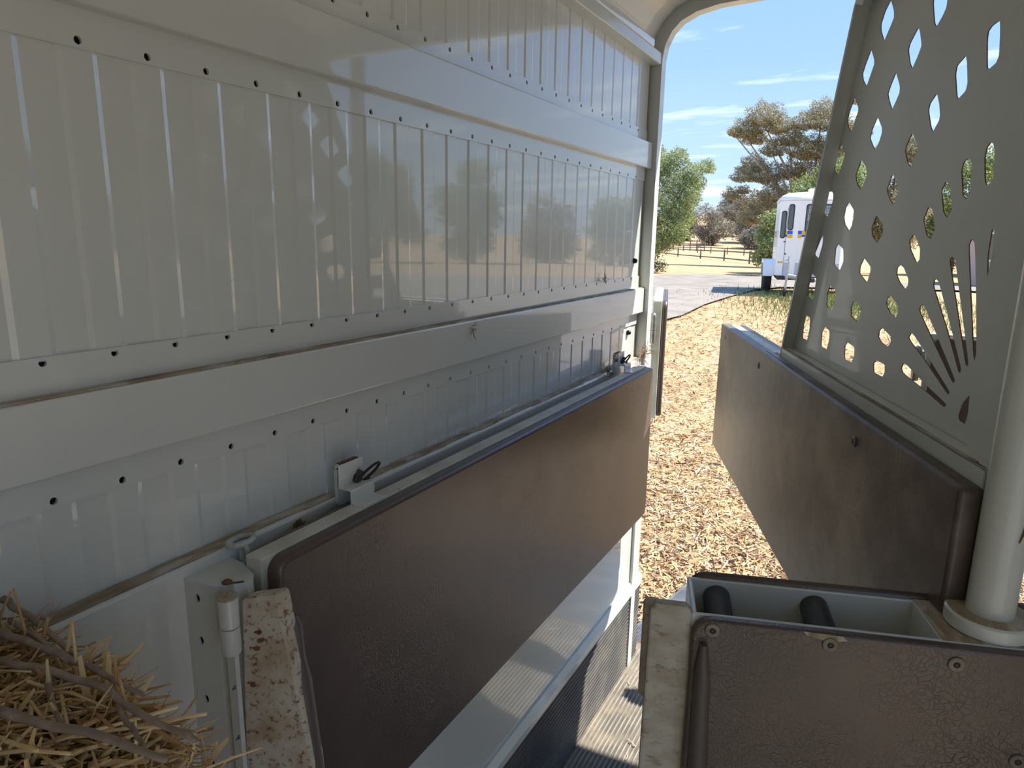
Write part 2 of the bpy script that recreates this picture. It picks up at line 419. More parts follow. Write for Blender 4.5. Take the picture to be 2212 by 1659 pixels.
# ================================================================== padded board hung along the left wall
bd = empty('padded_board', (0.0, 0.55, 0.0), label='long brown vinyl padded board with cream steel frame hung along the ribbed wall', category='padded board')
def pad(name, u0, u1, z0, z1, x0, x1, parent, mt, r=0.022, bev=0.008):
    return MB().prism(rrect(u0, z0, u1, z1, r), x0, x1, 'x').build(name, mt, parent, smooth=True, bevel=bev, seg=4, angle=50)
MB().box((0.064, 0.0, 0.70), (0.092, 1.565, 1.194)).build('frame', WHITE, bd, bevel=0.002)
pad('pad', 0.008, 1.572, 0.688, 1.192, 0.088, 0.1135, bd, PAD)
pad('pad', 0.045, 1.57, 0.69, 1.190, 0.046, 0.066, bd, PADF)
MB().prism([(0.0, 0.66), (0.004, 0.66), (0.004, 0.70), (0.0, 0.70)], 0, 0.02, 'y')
for y0 in (0.195, 1.415):
    br = MB()
    for poly in ([(0.066, 1.193), (0.092, 1.193), (0.092, 1.196), (0.069, 1.196), (0.069, 1.217), (0.046, 1.217), (0.046, 1.252), (0.043, 1.252), (0.043, 1.214), (0.066, 1.214)],):
        br.prism(poly, y0, y0+0.054, 'y')
    br.build('hook_bracket', PAINT2, bd, bevel=0.0008, seg=1)
g = MB().prism([(0.0, 1.08), (0.0, 1.16), (0.012, 1.165), (0.016, 1.15), (0.016, 1.08)], 0.074, 0.078, 'x')
g.build('end_tab', WHITE, bd)
# latch lugs standing on the wall ledge, each with a spring clip
def latch(y, lab):
    e = empty('latch_bracket', (0.030, y, 1.19), label=lab, category='bracket', group='latch brackets on the wall ledge')
    MB().prism(rrect(-0.028, -0.01, 0.028, 0.058, 0.008), -0.003, 0.003, 'x').build('lug_plate', PAINT2, e, bevel=0.0008, seg=1)
    MB().prism([(-0.028, 0.052), (-0.02, 0.059), (0.02, 0.059), (0.028, 0.052), (0.026, 0.050), (0.02, 0.056), (-0.02, 0.056), (-0.026, 0.050)], -0.0035, 0.0036, 'x').build('rust_edge', RUSTD, e)
    c = MB().tube([(-0.002, 0.0, 0.034), (0.026, 0.0, 0.034)], 0.0055, 10).tube([(0.020, -0.006, 0.028), (0.022, 0.006, 0.044)], 0.005, 8)
    c.ring([(0.024 + 0.010*math.cos(a)*0.4, 0.022 + 0.022*math.cos(a), 0.036 + 0.006*math.sin(a) + 0.010*math.cos(a)) for a in [2*PI*i/16 for i in range(16)]], 0.0024, 6)
    c.tube([(0.022, -0.006, 0.024), (0.024, 0.004, 0.021), (0.026, 0.02, 0.030)], 0.0035, 7)
    c.build('spring_clip', IRON, e, smooth=True, angle=60)
latch(0.781, 'small rusty-edged latch lug with dark spring clip beside the hay end of the board')
latch(1.995, 'small latch lug with dark spring clip on the ledge beside the rear post')

# chain
ch = empty('safety_chain', (0.03, 0.56, 1.19), label='short painted chain hanging from an eye ring beside the hinge column', category='chain')
MB().ring([(0.008+0.011*math.cos(a), 0.006+0.018*math.sin(a), 0.010) for a in [2*PI*i/18 for i in range(18)]], 0.0045, 8).build('eye_ring', CHAINM, ch, smooth=True, angle=180)
def link(c, d_, side, L=0.017, Wd=0.0065, r=0.0032):
    c = Vector(c); d_ = Vector(d_).normalized(); s_ = Vector(side); s_ = (s_ - d_*s_.dot(d_)).normalized(); pts = []
    for i in range(20):
        a = 2*PI*i/20; ex = math.copysign(abs(math.cos(a))**0.6, math.cos(a)); pts.append(c + d_*L*ex + s_*Wd*math.sin(a))
    MB().ring(pts, r, 8).build('chain_link', CHAINM, ch, smooth=True, angle=180)
link((0.017, 0.003, -0.006), (0.1, 0.05, -1), (1, 0, 0))
link((0.020, 0.005, -0.031), (0.1, 0.0, -1), (0, 1, 0))
link((0.025, 0.004, -0.056), (0.2, -0.1, -1), (1, 0, 0))
link((0.033, 0.002, -0.078), (0.8, -0.3, -1), (0, 1, 0))

# ---- folded hinge column on the wall
hc = empty('hinge_column', (0.0, 0.52, 0.35), label='folded grey steel hinge column with bolt holes behind the hay bale', category='column')
plan = [(0.02, -0.032), (0.074, -0.026), (0.080, -0.020), (0.080, -0.011), (0.088, -0.009), (0.092, -0.005), (0.100, 0.002), (0.100, 0.010), (0.090, 0.020), (0.055, 0.034), (0.02, 0.038)]
def cut(o, cutter):      # bake a boolean cut into the mesh and drop the cutter
    md = o.modifiers.new('cut', 'BOOLEAN'); md.operation = 'DIFFERENCE'; md.solver = 'EXACT'; md.object = cutter
    me = bpy.data.meshes.new_from_object(o.evaluated_get(bpy.context.evaluated_depsgraph_get()))
    o.modifiers.remove(md); o.data = me; bpy.data.objects.remove(cutter)
cb = MB().prism(plan, 0.0, 0.828, 'z').build('column_body', PAINT2, hc)
vp = [(0.0235, -0.0285), (0.072, -0.0232), (0.0765, -0.018), (0.0765, -0.008), (0.087, -0.0055), (0.0965, 0.003), (0.0965, 0.009), (0.088, 0.017), (0.054, 0.0305), (0.0235, 0.034)]
cut(cb, MB().prism(vp, 0.02, 0.8245, 'z').build('cutter', PAINT2, hc))     # the column is folded sheet, hollow inside
ct = MB()
for zz in (0.806, 0.748, 0.665, 0.57):
    ct.prism([(0.045+0.0042*math.cos(a), 0.0058*math.sin(a)+zz) for a in [2*PI*i/16 for i in range(16)]], -0.045, -0.015, 'y')
cut(cb, ct.build('cutter', PAINT2, hc))
MB().lathe([(0.0105, 0.755), (0.0115, 0.757), (0.0115, 0.788), (0.0105, 0.789)], (0.108, -0.034, 0), 20).build('hinge_knuckle', PAINT2, hc, smooth=True)
MB().lathe([(0.0105, 0.790), (0.0115, 0.791), (0.0115, 0.826), (0.0112, 0.827)], (0.108, -0.034, 0), 20).build('hinge_knuckle', PAINT2, hc, smooth=True)
MB().lathe([(0.0118, 0.827), (0.0118, 0.829), (0.004, 0.8295)], (0.108, -0.034, 0), 20).build('rust_cap', RUST, hc, smooth=True)
MB().prism([(0.082, -0.012), (0.095, 0.001), (0.096, -0.002), (0.084, -0.015)], 0.8282, 0.8295, 'z').build('rust_seam', RUSTD, hc)
MB().lathe([(0.005, 0.8275), (0.0065, 0.830), (0.003, 0.8325)], (0.080, -0.012, 0), 10).build('rust_blob', RUSTD, hc, smooth=True)
lfp = MB().box((0.098, -0.034, 0.25), (0.112, -0.028, 0.752)).build('hinge_leaf', PAINT2, hc)
ct = MB()
for zz in (0.70, 0.63): ct.prism([(0.101, zz), (0.110, zz+0.006), (0.111, zz+0.013), (0.102, zz+0.007)], -0.04, -0.02, 'y')
cut(lfp, ct.build('cutter', PAINT2, hc))

# ---- rusty gate end plate with a rubber roll
gp = empty('gate_stile', (0.113, 0.50, 0.60), label='cream steel gate stile spotted with rust beside the hay bale', category='gate post')
pl = [(0.0, 0.566), (0.002, 0.570), (0.036, 0.577), (0.0395, 0.574), (0.068, 0.345), (0.085, 0.0), (-0.014, 0.0), (-0.009, 0.33)]
b = MB(); n = len(pl)
b.add([(x, 0.5*x, z) for x, z in pl] + [(x-0.002, 0.5*x+0.022, z) for x, z in pl], [tuple(range(n)), tuple(range(2*n-1, n-1, -1))] + [(i, (i+1) % n, n+(i+1) % n, n+i) for i in range(n)])
b.build('stile_plate', RUST, gp, bevel=0.0025)
for k, (px_, pz) in enumerate(((0.017, 0.527), (0.018, 0.516), (0.014, 0.505), (0.007, 0.455), (0.026, 0.30), (0.033, 0.285))):
    pts = [(px_+rnd.uniform(.6, 1.2)*0.0048*math.cos(a), pz+rnd.uniform(.5, 1.1)*0.0035*math.sin(a)) for a in [2*PI*i/11 for i in range(11)]]
    MB().add([(x, 0.5*x-0.0006, z) for x, z in pts], [tuple(range(11))]).build('rust_patch', RUSTD, gp)
MB().tube([(0.037, 0.045, 0.536), (0.039, 0.045, 0.524), (0.041, 0.045, 0.48), (0.046, 0.045, 0.45), (0.056, 0.045, 0.33), (0.075, 0.045, 0.0)], [0.004, 0.0085, 0.0095, 0.012, 0.0145, 0.018], 14).build('rubber_roll', ROLL, gp, smooth=True, angle=70)
MB().box((0.0, 0.03, 0.0), (0.035, 0.036, 0.50)).build('stile_back', PADF, gp, bevel=0.004)

# ================================================================== centre: padded box with the post
TB = math.radians(18)
hb = empty('post_stand', (0.8885, 0.87, 0.35), TB, label='open-topped steel box with dark vinyl pads carrying the round white post', category='post stand')
ZT = 0.828
wb = MB()
wb.box((-0.325, -0.042, 0.0), (0.325, -0.038, ZT)).box((-0.325, 0.042, 0.0), (0.325, 0.047, ZT)).box((-0.325, -0.040, 0.0), (-0.319, 0.044, ZT)).box((0.319, -0.040, 0.0), (0.325, 0.044, ZT)).box((-0.062, -0.040, 0.70), (-0.056, 0.044, ZT)).box((-0.319, -0.040, 0.70), (0.319, 0.044, 0.705))
wb.build('box_shell', PAINT2, hb, bevel=0.0015)
MB().box((-0.061, -0.041, ZT-0.004), (0.32, 0.045, ZT+0.001)).build('cover_plate', DUST, hb)
pad('pad', -0.318, 0.322, -0.02, 0.825, -0.064, -0.049, hb, PADF, r=0.02, bev=0.006).data.transform(Matrix.Identity(4))
# the two pads of the box lie in the x-z plane
for o in [c for c in hb.children if c.name.startswith('pad')]: bpy.data.objects.remove(o)
def padxz(name, x0, x1, z0, z1, y0, y1, parent, mt, r=0.022, bev=0.006):
    return MB().prism(rrect(x0, z0, x1, z1, r), y0, y1, 'y').build(name, mt, parent, smooth=True, bevel=bev, seg=4, angle=50)
padxz('pad', -0.3245, 0.322, 0.0, 0.8275, -0.054, -0.041, hb, PADF, bev=0.004)
padxz('pad', -0.323, 0.322, 0.0, 0.834, 0.046, 0.058, hb, PADF)
for v in (-0.288, -0.172):
    MB().tube([(v, -0.039, 0.794), (v, 0.043, 0.806)], 0.0165, 24).build('spacer_tube', TUBEM, hb, smooth=True)
for v, zz in ((-0.302, 0.816), (-0.177, 0.815), (-0.050, 0.809), (0.025, 0.702), (-0.178, 0.40), (0.08, 0.806)):
    ws = MB().lathe([(0.0086, 0), (0.0086, 0.0018), (0.0078, 0.0026), (0.0036, 0.0026), (0.003, 0.001)], n=24, m=Matrix.Translation((v, -0.0535, zz)) @ Matrix.Rotation(PI/2, 4, 'X')).build('washer', WASH, hb, smooth=True, angle=30)
    MB().lathe([(0.0028, 0), (0.0028, 0.002), (0.0016, 0.0028)], n=12, m=Matrix.Translation((v, -0.0535, zz)) @ Matrix.Rotation(PI/2, 4, 'X')).build('bolt_head', IRON, ws, smooth=True, angle=30)
MB().tube([(-0.311, -0.060, 0.80), (-0.310, -0.062, 0.76), (-0.306, -0.061, 0.60), (-0.300, -0.060, 0.0)], [0.004, 0.009, 0.0115, 0.012], 14).build('rubber_roll', ROLL, hb, smooth=True, angle=70)
for a in ((-0.185, 0.8195),):
    MB().add([(a[0]-0.022, -0.0546, a[1]+0.008), (a[0]+0.02, -0.0546, a[1]+0.007), (a[0]+0.026, -0.0546, a[1]+0.002), (a[0]+0.006, -0.0546, a[1]-0.001), (a[0]-0.016, -0.0546, a[1]+0.003)], [(0, 4, 3, 2, 1)]).build('torn_vinyl', DUST, hb)
st = MB().prism([(-0.372, 0.828), (-0.366, 0.836), (-0.331, 0.836), (-0.325, 0.830), (-0.313, 0.60), (-0.300, 0.0), (-0.380, 0.0), (-0.374, 0.60)], -0.044, -0.030, 'y')
st.build('end_stile', RUST2, hb, bevel=0.003)
MB().lathe([(0.0105, 0.70), (0.0115, 0.702), (0.0115, 0.822), (0.0105, 0.824)], (-0.368, -0.018, 0), 18).build('hinge_knuckle', RUST2, hb, smooth=True)
MB().lathe([(0.041, 0.0), (0.043, 0.002), (0.043, 0.016), (0.041, 0.018), (0.022, 0.0182)], (0, 0, ZT+0.0005), 48).build('base_flange', PAINT2, hb, smooth=True)
MB().lathe([(0.040, 0.0), (0.040, 0.0006), (0.0225, 0.0008)], (0, 0, ZT+0.0185), 40).build('flange_dust', DUST, hb)
po = MB().lathe([(0.0235, ZT), (0.0235, 2.019)], n=40).build('post', PAINT2, hb, smooth=True)
MB().lathe([(0.006, 0.98), (0.0075, 0.982), (0.0075, 1.05), (0.006, 1.052)], (0.024, -0.012, 0), 16).build('hinge_pin_sleeve', RUST2, hb, smooth=True)
for v in (-0.30, 0.30): MB().box((v-0.02, -0.035, -0.35), (v+0.02, 0.04, 0.002)).build('leg', PAINT2, hb, bevel=0.002)
MB().box((0.012, -0.016, 1.02), (0.034, -0.004, 1.034)).build('hinge_tab', PAINT2, hb, bevel=0.001)
MB().tube([(0.012, -0.024, 0.972), (0.004, -0.0245, 0.94)], [0.0022, 0.0006], 6).build('scratch_mark', RUSTD, hb)

# ================================================================== swung stall partition with the cut-out grille
TP = math.radians(22)
sp = empty('stall_partition', (0.8885, 0.87, 0.92), TP, label='swung stall partition with dusty vinyl pads and sunburst cut-out steel grille', category='partition')
Z0 = 0.92
MB().box((-0.014, 0.030, 0.012), (0.014, 1.505, 0.408)).build('frame', WHITE, sp, bevel=0.002)
def pady(name, y0, y1, z0, z1, x0, x1, mt): return MB().prism(rrect(y0, z0, y1, z1, 0.008), x0, x1, 'x').build(name, mt, sp, smooth=True, bevel=0.006, seg=4, angle=50)
pady('pad', 0.020, 1.515, 0.004, 0.412, -0.040, -0.012, PADG)
pady('pad', 0.030, 1.510, 0.004, 0.408, 0.012, 0.036, PADF)
b = MB(); yy = 0.05
while yy < 0.92:
    L = rnd.uniform(0.05, 0.12); b.add([(-0.0135, yy, 0.4085), (-0.004+rnd.uniform(-.003, .003), yy, 0.4095), (-0.004, yy+L, 0.4095), (-0.0135, yy+L, 0.4085), (-0.03, yy, 0.4125), (-0.03, yy+L, 0.4125)], [(0, 1, 2, 3), (0, 3, 5, 4)]); yy += L
b.build('cap_dust', DUST, sp)
for yy, zz in ((1.44, 0.375), (0.98, 0.372), (0.33, 0.372)):
    MB().lathe([(0.009, 0), (0.009, 0.001), (0.006, 0.0025), (0.002, 0.0015)], n=18, m=Matrix.Translation((-0.0395, yy, zz)) @ Matrix.Rotation(-PI/2, 4, 'Y')).build('pad_stud', PADG, sp, smooth=True)
HOLES=[[(0.551,1.989),(0.532,1.967),(0.528,1.955),(0.537,1.946),(0.559,1.927),(0.579,1.949),(0.583,1.960),(0.571,1.977)],
[(0.382,1.966),(0.362,1.948),(0.344,1.925),(0.344,1.916),(0.351,1.908),(0.367,1.897),(0.375,1.904),(0.388,1.932),(0.390,1.943)],
[(0.428,1.914),(0.420,1.905),(0.408,1.883),(0.417,1.870),(0.431,1.856),(0.442,1.866),(0.455,1.888),(0.452,1.897)],
[(0.200,1.859),(0.197,1.856),(0.192,1.838),(0.188,1.817),(0.192,1.810),(0.207,1.806),(0.212,1.809),(0.222,1.844),(0.222,1.853),(0.215,1.857)],
[(0.615,1.929),(0.594,1.907),(0.591,1.899),(0.602,1.885),(0.616,1.867),(0.637,1.882),(0.644,1.895),(0.636,1.907)],
[(0.269,1.837),(0.263,1.826),(0.254,1.800),(0.256,1.791),(0.273,1.784),(0.278,1.788),(0.291,1.818),(0.290,1.829)],
[(0.492,1.865),(0.469,1.839),(0.467,1.829),(0.475,1.820),(0.489,1.807),(0.506,1.824),(0.515,1.836),(0.508,1.847)],
[(0.337,1.804),(0.325,1.787),(0.318,1.771),(0.319,1.764),(0.333,1.751),(0.342,1.759),(0.357,1.784),(0.355,1.793)],
[(0.672,1.860),(0.645,1.837),(0.644,1.830),(0.668,1.798),(0.686,1.809),(0.697,1.821),(0.691,1.838)],
[(0.547,1.806),(0.521,1.784),(0.519,1.776),(0.525,1.764),(0.540,1.750),(0.556,1.762),(0.570,1.774),(0.565,1.788)],
[(0.401,1.760),(0.379,1.742),(0.373,1.730),(0.390,1.708),(0.405,1.718),(0.418,1.735),(0.415,1.744)],
[(0.177,1.718),(0.171,1.716),(0.165,1.708),(0.158,1.676),(0.163,1.669),(0.170,1.667),(0.176,1.672),(0.185,1.700),(0.184,1.712)],
[(0.717,1.785),(0.692,1.766),(0.690,1.754),(0.715,1.723),(0.735,1.732),(0.743,1.743),(0.735,1.768)],
[(0.599,1.742),(0.569,1.724),(0.564,1.709),(0.584,1.687),(0.607,1.700),(0.619,1.716)],
[(0.454,1.705),(0.426,1.686),(0.422,1.672),(0.436,1.655),(0.455,1.667),(0.469,1.681)],
[(0.227,1.704),(0.218,1.702),(0.212,1.695),(0.206,1.661),(0.214,1.653),(0.224,1.658),(0.237,1.691),(0.234,1.700)],
[(0.758,1.703),(0.731,1.690),(0.728,1.677),(0.751,1.644),(0.777,1.652),(0.776,1.675)],
[(0.637,1.670),(0.604,1.652),(0.600,1.634),(0.619,1.616),(0.646,1.629),(0.656,1.642),(0.652,1.660)],
[(0.274,1.680),(0.260,1.673),(0.246,1.642),(0.251,1.635),(0.257,1.631),(0.269,1.639),(0.283,1.668)],
[(0.498,1.642),(0.467,1.626),(0.462,1.612),(0.479,1.595),(0.505,1.607),(0.513,1.621)],
[(0.314,1.648),(0.301,1.644),(0.285,1.616),(0.293,1.603),(0.307,1.607),(0.325,1.631)],
[(0.798,1.619),(0.765,1.609),(0.763,1.590),(0.780,1.560),(0.809,1.568),(0.808,1.596)],
[(0.670,1.592),(0.637,1.583),(0.629,1.560),(0.644,1.542),(0.679,1.551),(0.682,1.584)],
[(0.351,1.609),(0.341,1.607),(0.322,1.589),(0.319,1.574),(0.327,1.568),(0.354,1.588),(0.361,1.600)],
[(0.530,1.570),(0.496,1.556),(0.494,1.548),(0.503,1.528),(0.542,1.542),(0.544,1.554)],
[(0.381,1.564),(0.367,1.560),(0.346,1.544),(0.345,1.535),(0.353,1.528),(0.374,1.537),(0.390,1.548),(0.391,1.559)],
[(0.817,1.529),(0.782,1.522),(0.780,1.510),(0.785,1.473),(0.828,1.477),(0.827,1.499)],
[(0.690,1.510),(0.654,1.504),(0.649,1.491),(0.660,1.464),(0.696,1.468),(0.700,1.494)],
[(0.552,1.494),(0.516,1.486),(0.513,1.476),(0.520,1.457),(0.559,1.465),(0.562,1.482)],
[(0.401,1.515),(0.387,1.510),(0.368,1.501),(0.366,1.492),(0.371,1.483),(0.394,1.487),(0.413,1.500),(0.413,1.510)],
[(0.828,1.437),(0.794,1.435),(0.788,1.411),(0.797,1.384),(0.832,1.384),(0.834,1.410)],
[(0.693,1.428),(0.661,1.423),(0.658,1.407),(0.667,1.384),(0.703,1.386),(0.707,1.415)],
[(0.561,1.416),(0.524,1.413),(0.520,1.398),(0.529,1.384),(0.565,1.383),(0.571,1.407)],
[(0.418,1.462),(0.398,1.457),(0.380,1.452),(0.378,1.443),(0.387,1.435),(0.412,1.438),(0.427,1.445),(0.427,1.455)],
[(0.424,1.407),(0.389,1.406),(0.385,1.395),(0.391,1.385),(0.427,1.385),(0.433,1.399)],
[(0.325,1.420),(0.315,1.420),(0.255,1.405),(0.186,1.391),(0.186,1.387),(0.191,1.385),(0.255,1.396),(0.322,1.405),(0.330,1.411)],
[(0.313,1.468),(0.302,1.465),(0.256,1.444),(0.181,1.408),(0.183,1.404),(0.187,1.404),(0.261,1.436),(0.312,1.455),(0.320,1.460)],
[(0.290,1.512),(0.281,1.508),(0.241,1.478),(0.173,1.426),(0.174,1.421),(0.180,1.422),(0.252,1.470),(0.296,1.500),(0.298,1.507)],
[(0.263,1.550),(0.253,1.546),(0.197,1.483),(0.162,1.442),(0.164,1.436),(0.169,1.438),(0.207,1.480),(0.267,1.539),(0.267,1.547)],
[(0.227,1.581),(0.218,1.577),(0.197,1.539),(0.148,1.453),(0.149,1.448),(0.154,1.449),(0.178,1.487),(0.229,1.569),(0.232,1.577)],
[(0.186,1.604),(0.177,1.599),(0.157,1.542),(0.134,1.467),(0.136,1.457),(0.141,1.465),(0.165,1.527),(0.191,1.596)],
[(0.144,1.615),(0.138,1.615),(0.135,1.595),(0.136,1.577),(0.137,1.558),(0.144,1.585)],
[(0.134,1.415),(0.147,1.401),(0.152,1.384),(0.148,1.378),(0.134,1.377),(0.131,1.391)]]
# outline of the plate (u, z) and the cut-outs
OUT = [(0.02, 1.335), (0.894, 1.335), (0.885, 1.372), (0.6435, 2.005), (0.584, 2.090), (0.505, 2.126), (0.02, 2.126)]
def fillet(poly, k=2):
    for _ in range(k):
        q = []
        n = len(poly)
        for i in range(n):
            a, c = poly[i], poly[(i+1) % n]
            q += [(a[0]*.9+c[0]*.1, a[1]*.9+c[1]*.1), (a[0]*.1+c[0]*.9, a[1]*.1+c[1]*.9)]
        poly = q
    return poly
def plate_with_holes(outer, holes, v0, v1, name, mt, parent, zoff):
    polys = [outer] + holes
    cu = bpy.data.curves.new('tmp', 'CURVE'); cu.dimensions = '2D'; cu.fill_mode = 'NONE' if False else 'BOTH'; cu.extrude = abs(v1-v0)/2
    for q in polys:
        spn = cu.splines.new('POLY'); spn.points.add(len(q)-1); spn.use_cyclic_u = True
        for i, p in enumerate(q): spn.points[i].co = (p[0], p[1]-zoff, 0, 1)
    ob = bpy.data.objects.new('tmp', cu); COL.objects.link(ob)
    dg = bpy.context.evaluated_depsgraph_get(); me0 = bpy.data.meshes.new_from_object(ob.evaluated_get(dg))
    bpy.data.objects.remove(ob)
    b = MB(); vm = (v0+v1)/2
    xs = [v.co for v in me0.vertices]; ou = [(p[0], p[1]-zoff) for p in outer]
    def near_outer(c):
        for (x1_, y1_), (x2_, y2_) in zip(ou, ou[1:]+ou[:1]):
            dx_, dy_ = x2_-x1_, y2_-y1_; t = max(0, min(1, ((c.x-x1_)*dx_+(c.y-y1_)*dy_)/(dx_*dx_+dy_*dy_)))
            if math.hypot(x1_+t*dx_-c.x, y1_+t*dy_-c.y) < 1e-4: return True
        return False
    b.v = [(vm+c.z, c.x, c.y) for c in xs]; b.f = [tuple(f.vertices) for f in me0.polygons]
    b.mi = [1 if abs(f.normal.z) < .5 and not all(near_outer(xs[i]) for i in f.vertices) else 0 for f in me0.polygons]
    return b.build(name, mt, parent)
holes = [fillet(h) for h in HOLES]
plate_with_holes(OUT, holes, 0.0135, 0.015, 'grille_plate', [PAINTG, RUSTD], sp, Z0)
# folded lips: bottom ledge with its front face, slanted free edge, top
b = MB(); b.box((-0.014, 0.03, 0.407), (-0.010, 0.895, 0.434)).box((-0.014, 0.03, 0.430), (0.0125, 0.888, 0.434))
b.build('bottom_lip', PAINTG, sp, bevel=0.001)
MB().box((-0.0145, 0.05, 0.4338), (-0.0095, 0.86, 0.4352)).build('rust_line', DUST, sp)
edge = [(0.897, 1.330), (0.886, 1.372), (0.645, 2.005), (0.585, 2.092), (0.505, 2.128), (0.02, 2.128)]
b = MB()
for (a, c) in zip(edge, edge[1:]):
    dxy = Vector((c[0]-a[0], c[1]-a[1])).normalized(); nn = Vector((-dxy.y, dxy.x))  # toward the plate
    if nn.x > 0 and a[0] > 0.55: nn = -nn
    if a[0] <= 0.585: nn = Vector((0, -1))
    q = lambda p, x, k: (x, p[0]+nn.x*k, p[1]-Z0+nn.y*k)
    b.add([q(a, -0.014, 0), q(c, -0.014, 0), q(c, 0.015, 0), q(a, 0.015, 0), q(a, -0.014, .003), q(c, -0.014, .003), q(c, 0.015, .003), q(a, 0.015, .003)],
          [(0, 1, 2, 3), (7, 6, 5, 4), (0, 4, 5, 1), (3, 2, 6, 7), (0, 3, 7, 4), (1, 5, 6, 2)])
    b.add([q(a, -0.014, 0), q(c, -0.014, 0), q(c, -0.014, .008), q(a, -0.014, .008), q(a, -0.012, 0), q(c, -0.012, 0), q(c, -0.012, .008), q(a, -0.012, .008)],
          [(0, 1, 2, 3), (7, 6, 5, 4), (0, 4, 5, 1), (3, 2, 6, 7), (0, 3, 7, 4), (1, 5, 6, 2)])
b.build('edge_lip', PAINTG, sp)
MB().add([(-0.0145, 0.64, 2.01-Z0), (-0.0145, 0.585, 2.088-Z0), (-0.0145, 0.53, 2.1-Z0), (-0.0145, 0.60, 1.995-Z0)], [(0, 1, 2, 3)]).build('corner_gusset', PAINTG, sp)
MB().box((0.004, 0.012, 0.41), (0.012, 0.106, 1.2)).build('hinge_stile', PAINTG, sp, bevel=0.001)

# ================================================================== rear gates
def gate(loc, rz, L, z0, z1, lab):
    e = empty('rear_gate', (loc[0], loc[1], z0), rz, label=lab, category='gate', group='padded rear gates')
    H = z1-z0
    MB().prism(rrect(0.0, 0.0, L, H, 0.012), 0.0, 0.032, 'x').build('frame', WHITE, e, bevel=0.002)
    MB().prism(rrect(0.012, 0.004, L-0.006, H-0.006, 0.03), 0.031, 0.052, 'x').build('pad', PADF, e, smooth=True, bevel=0.008, seg=4, angle=50)
    MB().lathe([(0.006, 0.29), (0.0115, 0.292), (0.0115, 0.338), (0.009, 0.339), (0.0115, 0.340), (0.0115, 0.392), (0.009, 0.398), (0.004, 0.402)], (0.004, -0.020, 0), 20).build('hinge_pin', STEEL, e, smooth=True)
    MB().box((0.002, -0.014, 0.30), (0.006, 0.01, 0.385)).build('hinge_leaf', PAINT2, e, bevel=0.001)
    return e
gate((0.0, 2.437, 0), math.radians(16.2), 0.62, 0.93, 1.38, 'half rear gate swung open outside the left post, pad edge on')
gate((0.867, 2.47, 0), math.radians(-90), 0.735, 0.88, 1.325, 'closed half rear gate with cream cap behind the sunburst slots')

# ---- ramp
RA = math.atan2(0.36, 1.45); Lr = math.hypot(0.36, 1.45)
rp = empty('loading_ramp', (0.0, 2.455, -0.02), label='lowered ramp with ribbed grey rubber leading out of the trailer', category='ramp')
rp.rotation_euler = (-RA, 0, 0)
prof = []; y = 0.0
while y < Lr - 0.015:
    prof += [(y, 0.0), (y+0.011, 0.0), (y+0.012, -0.004), (y+0.0155, -0.004)]; y += 0.0165
b = MB().strip(prof, -0.045, 1.695, 'x'); b.box((-0.045, 0, -0.05), (1.695, Lr, -0.0041)); b.build('ramp_mat', RUBR, rp)
MB().box((-0.06, 0, -0.055), (-0.045, Lr, 0.003)).build('ramp_edge', RUBR, rp); MB().box((1.695, 0, -0.055), (1.71, Lr, 0.003)).build('ramp_edge', RUBR, rp)

# ---- small fittings and debris on the wall
for y, z, x, r, lab in ((2.196, 1.522, 0.004, 0.009, 'shiny black rubber stop on the ribbed wall above the lower beam'), (2.170, 1.288, 0.004, 0.0085, 'shiny black rubber stop just below the lower beam by the post')):
    o = MB().lathe([(r*0.9, 0), (r, 0.002), (r, 0.005), (r*0.7, 0.012), (r*0.3, 0.014)], n=16, m=Matrix.Translation((-0.002, y, z)) @ Matrix.Rotation(PI/2, 4, 'Y')).build('rubber_stop', BLACK, None, smooth=True, label=lab, category='rubber stop', group='black rubber stops on the wall')
STRAW = mat('straw', (0.68, 0.47, 0.20, 1), rough=0.6, col2=(0.78, 0.60, 0.32, 1), nscale=30, col3=(0.42, 0.25, 0.11, 1), n3scale=45, m0=0.60, m1=0.70)
STRAWD = mat('dead_straw', (0.22, 0.14, 0.07, 1), rough=0.8, col2=(0.38, 0.27, 0.14, 1), nscale=60)
def blade(b, p, d_, L, w, mi=0, bend=0.15):
    p = Vector(p); d_ = Vector(d_).normalized()
    s_ = d_.cross(Vector((rnd.gauss(0, 1), rnd.gauss(0, 1), rnd.gauss(0, 1)))).normalized(); n_ = d_.cross(s_)
    k = n_*bend*L*rnd.uniform(-1, 1); a, c, e_ = p, p + d_*L*0.5 + k, p + d_*L
    s1 = (s_ + n_*0.8).normalized()
    vs = []
    for q, ww in ((a, w), (c, w), (e_, w*0.55)): vs += [q - s_*ww, q + n_*ww*0.5, q + s_*ww]
    b.add(vs, [(0, 1, 4, 3), (1, 2, 5, 4), (2, 0, 3, 5), (3, 4, 7, 6), (4, 5, 8, 7), (5, 3, 6, 8)], mi)
def tuft(loc, n, size, lab, down=False):
    b = MB()
    for i in range(n):
        dv = (rnd.uniform(-.05, 0.9)*0.5, rnd.gauss(0, 1), rnd.gauss(0, .7) - (0.4 if down else -0.3))
        blade(b, (rnd.uniform(0, size*.15), rnd.gauss(0, size*.25), rnd.gauss(0, size*.15)), dv, size*rnd.uniform(.4, 1), 0.0007*rnd.uniform(.7, 1.7), bend=.3)
    o = b.build('straw_tuft', STRAWD, None, label=lab, category='straw', group='straw caught on the wall'); o.location = loc
tuft((0.024, 1.155, 1.412), 14, 0.022, 'brown straw wisp hanging on the face of the lower beam', True)
tuft((0.005, 1.92, 1.476), 16, 0.03, 'straw wisp caught on the seam above the lower beam')
tuft((0.03, 2.24, 1.205), 60, 0.055, 'nest of straw heaped on the ledge beside the rear post')
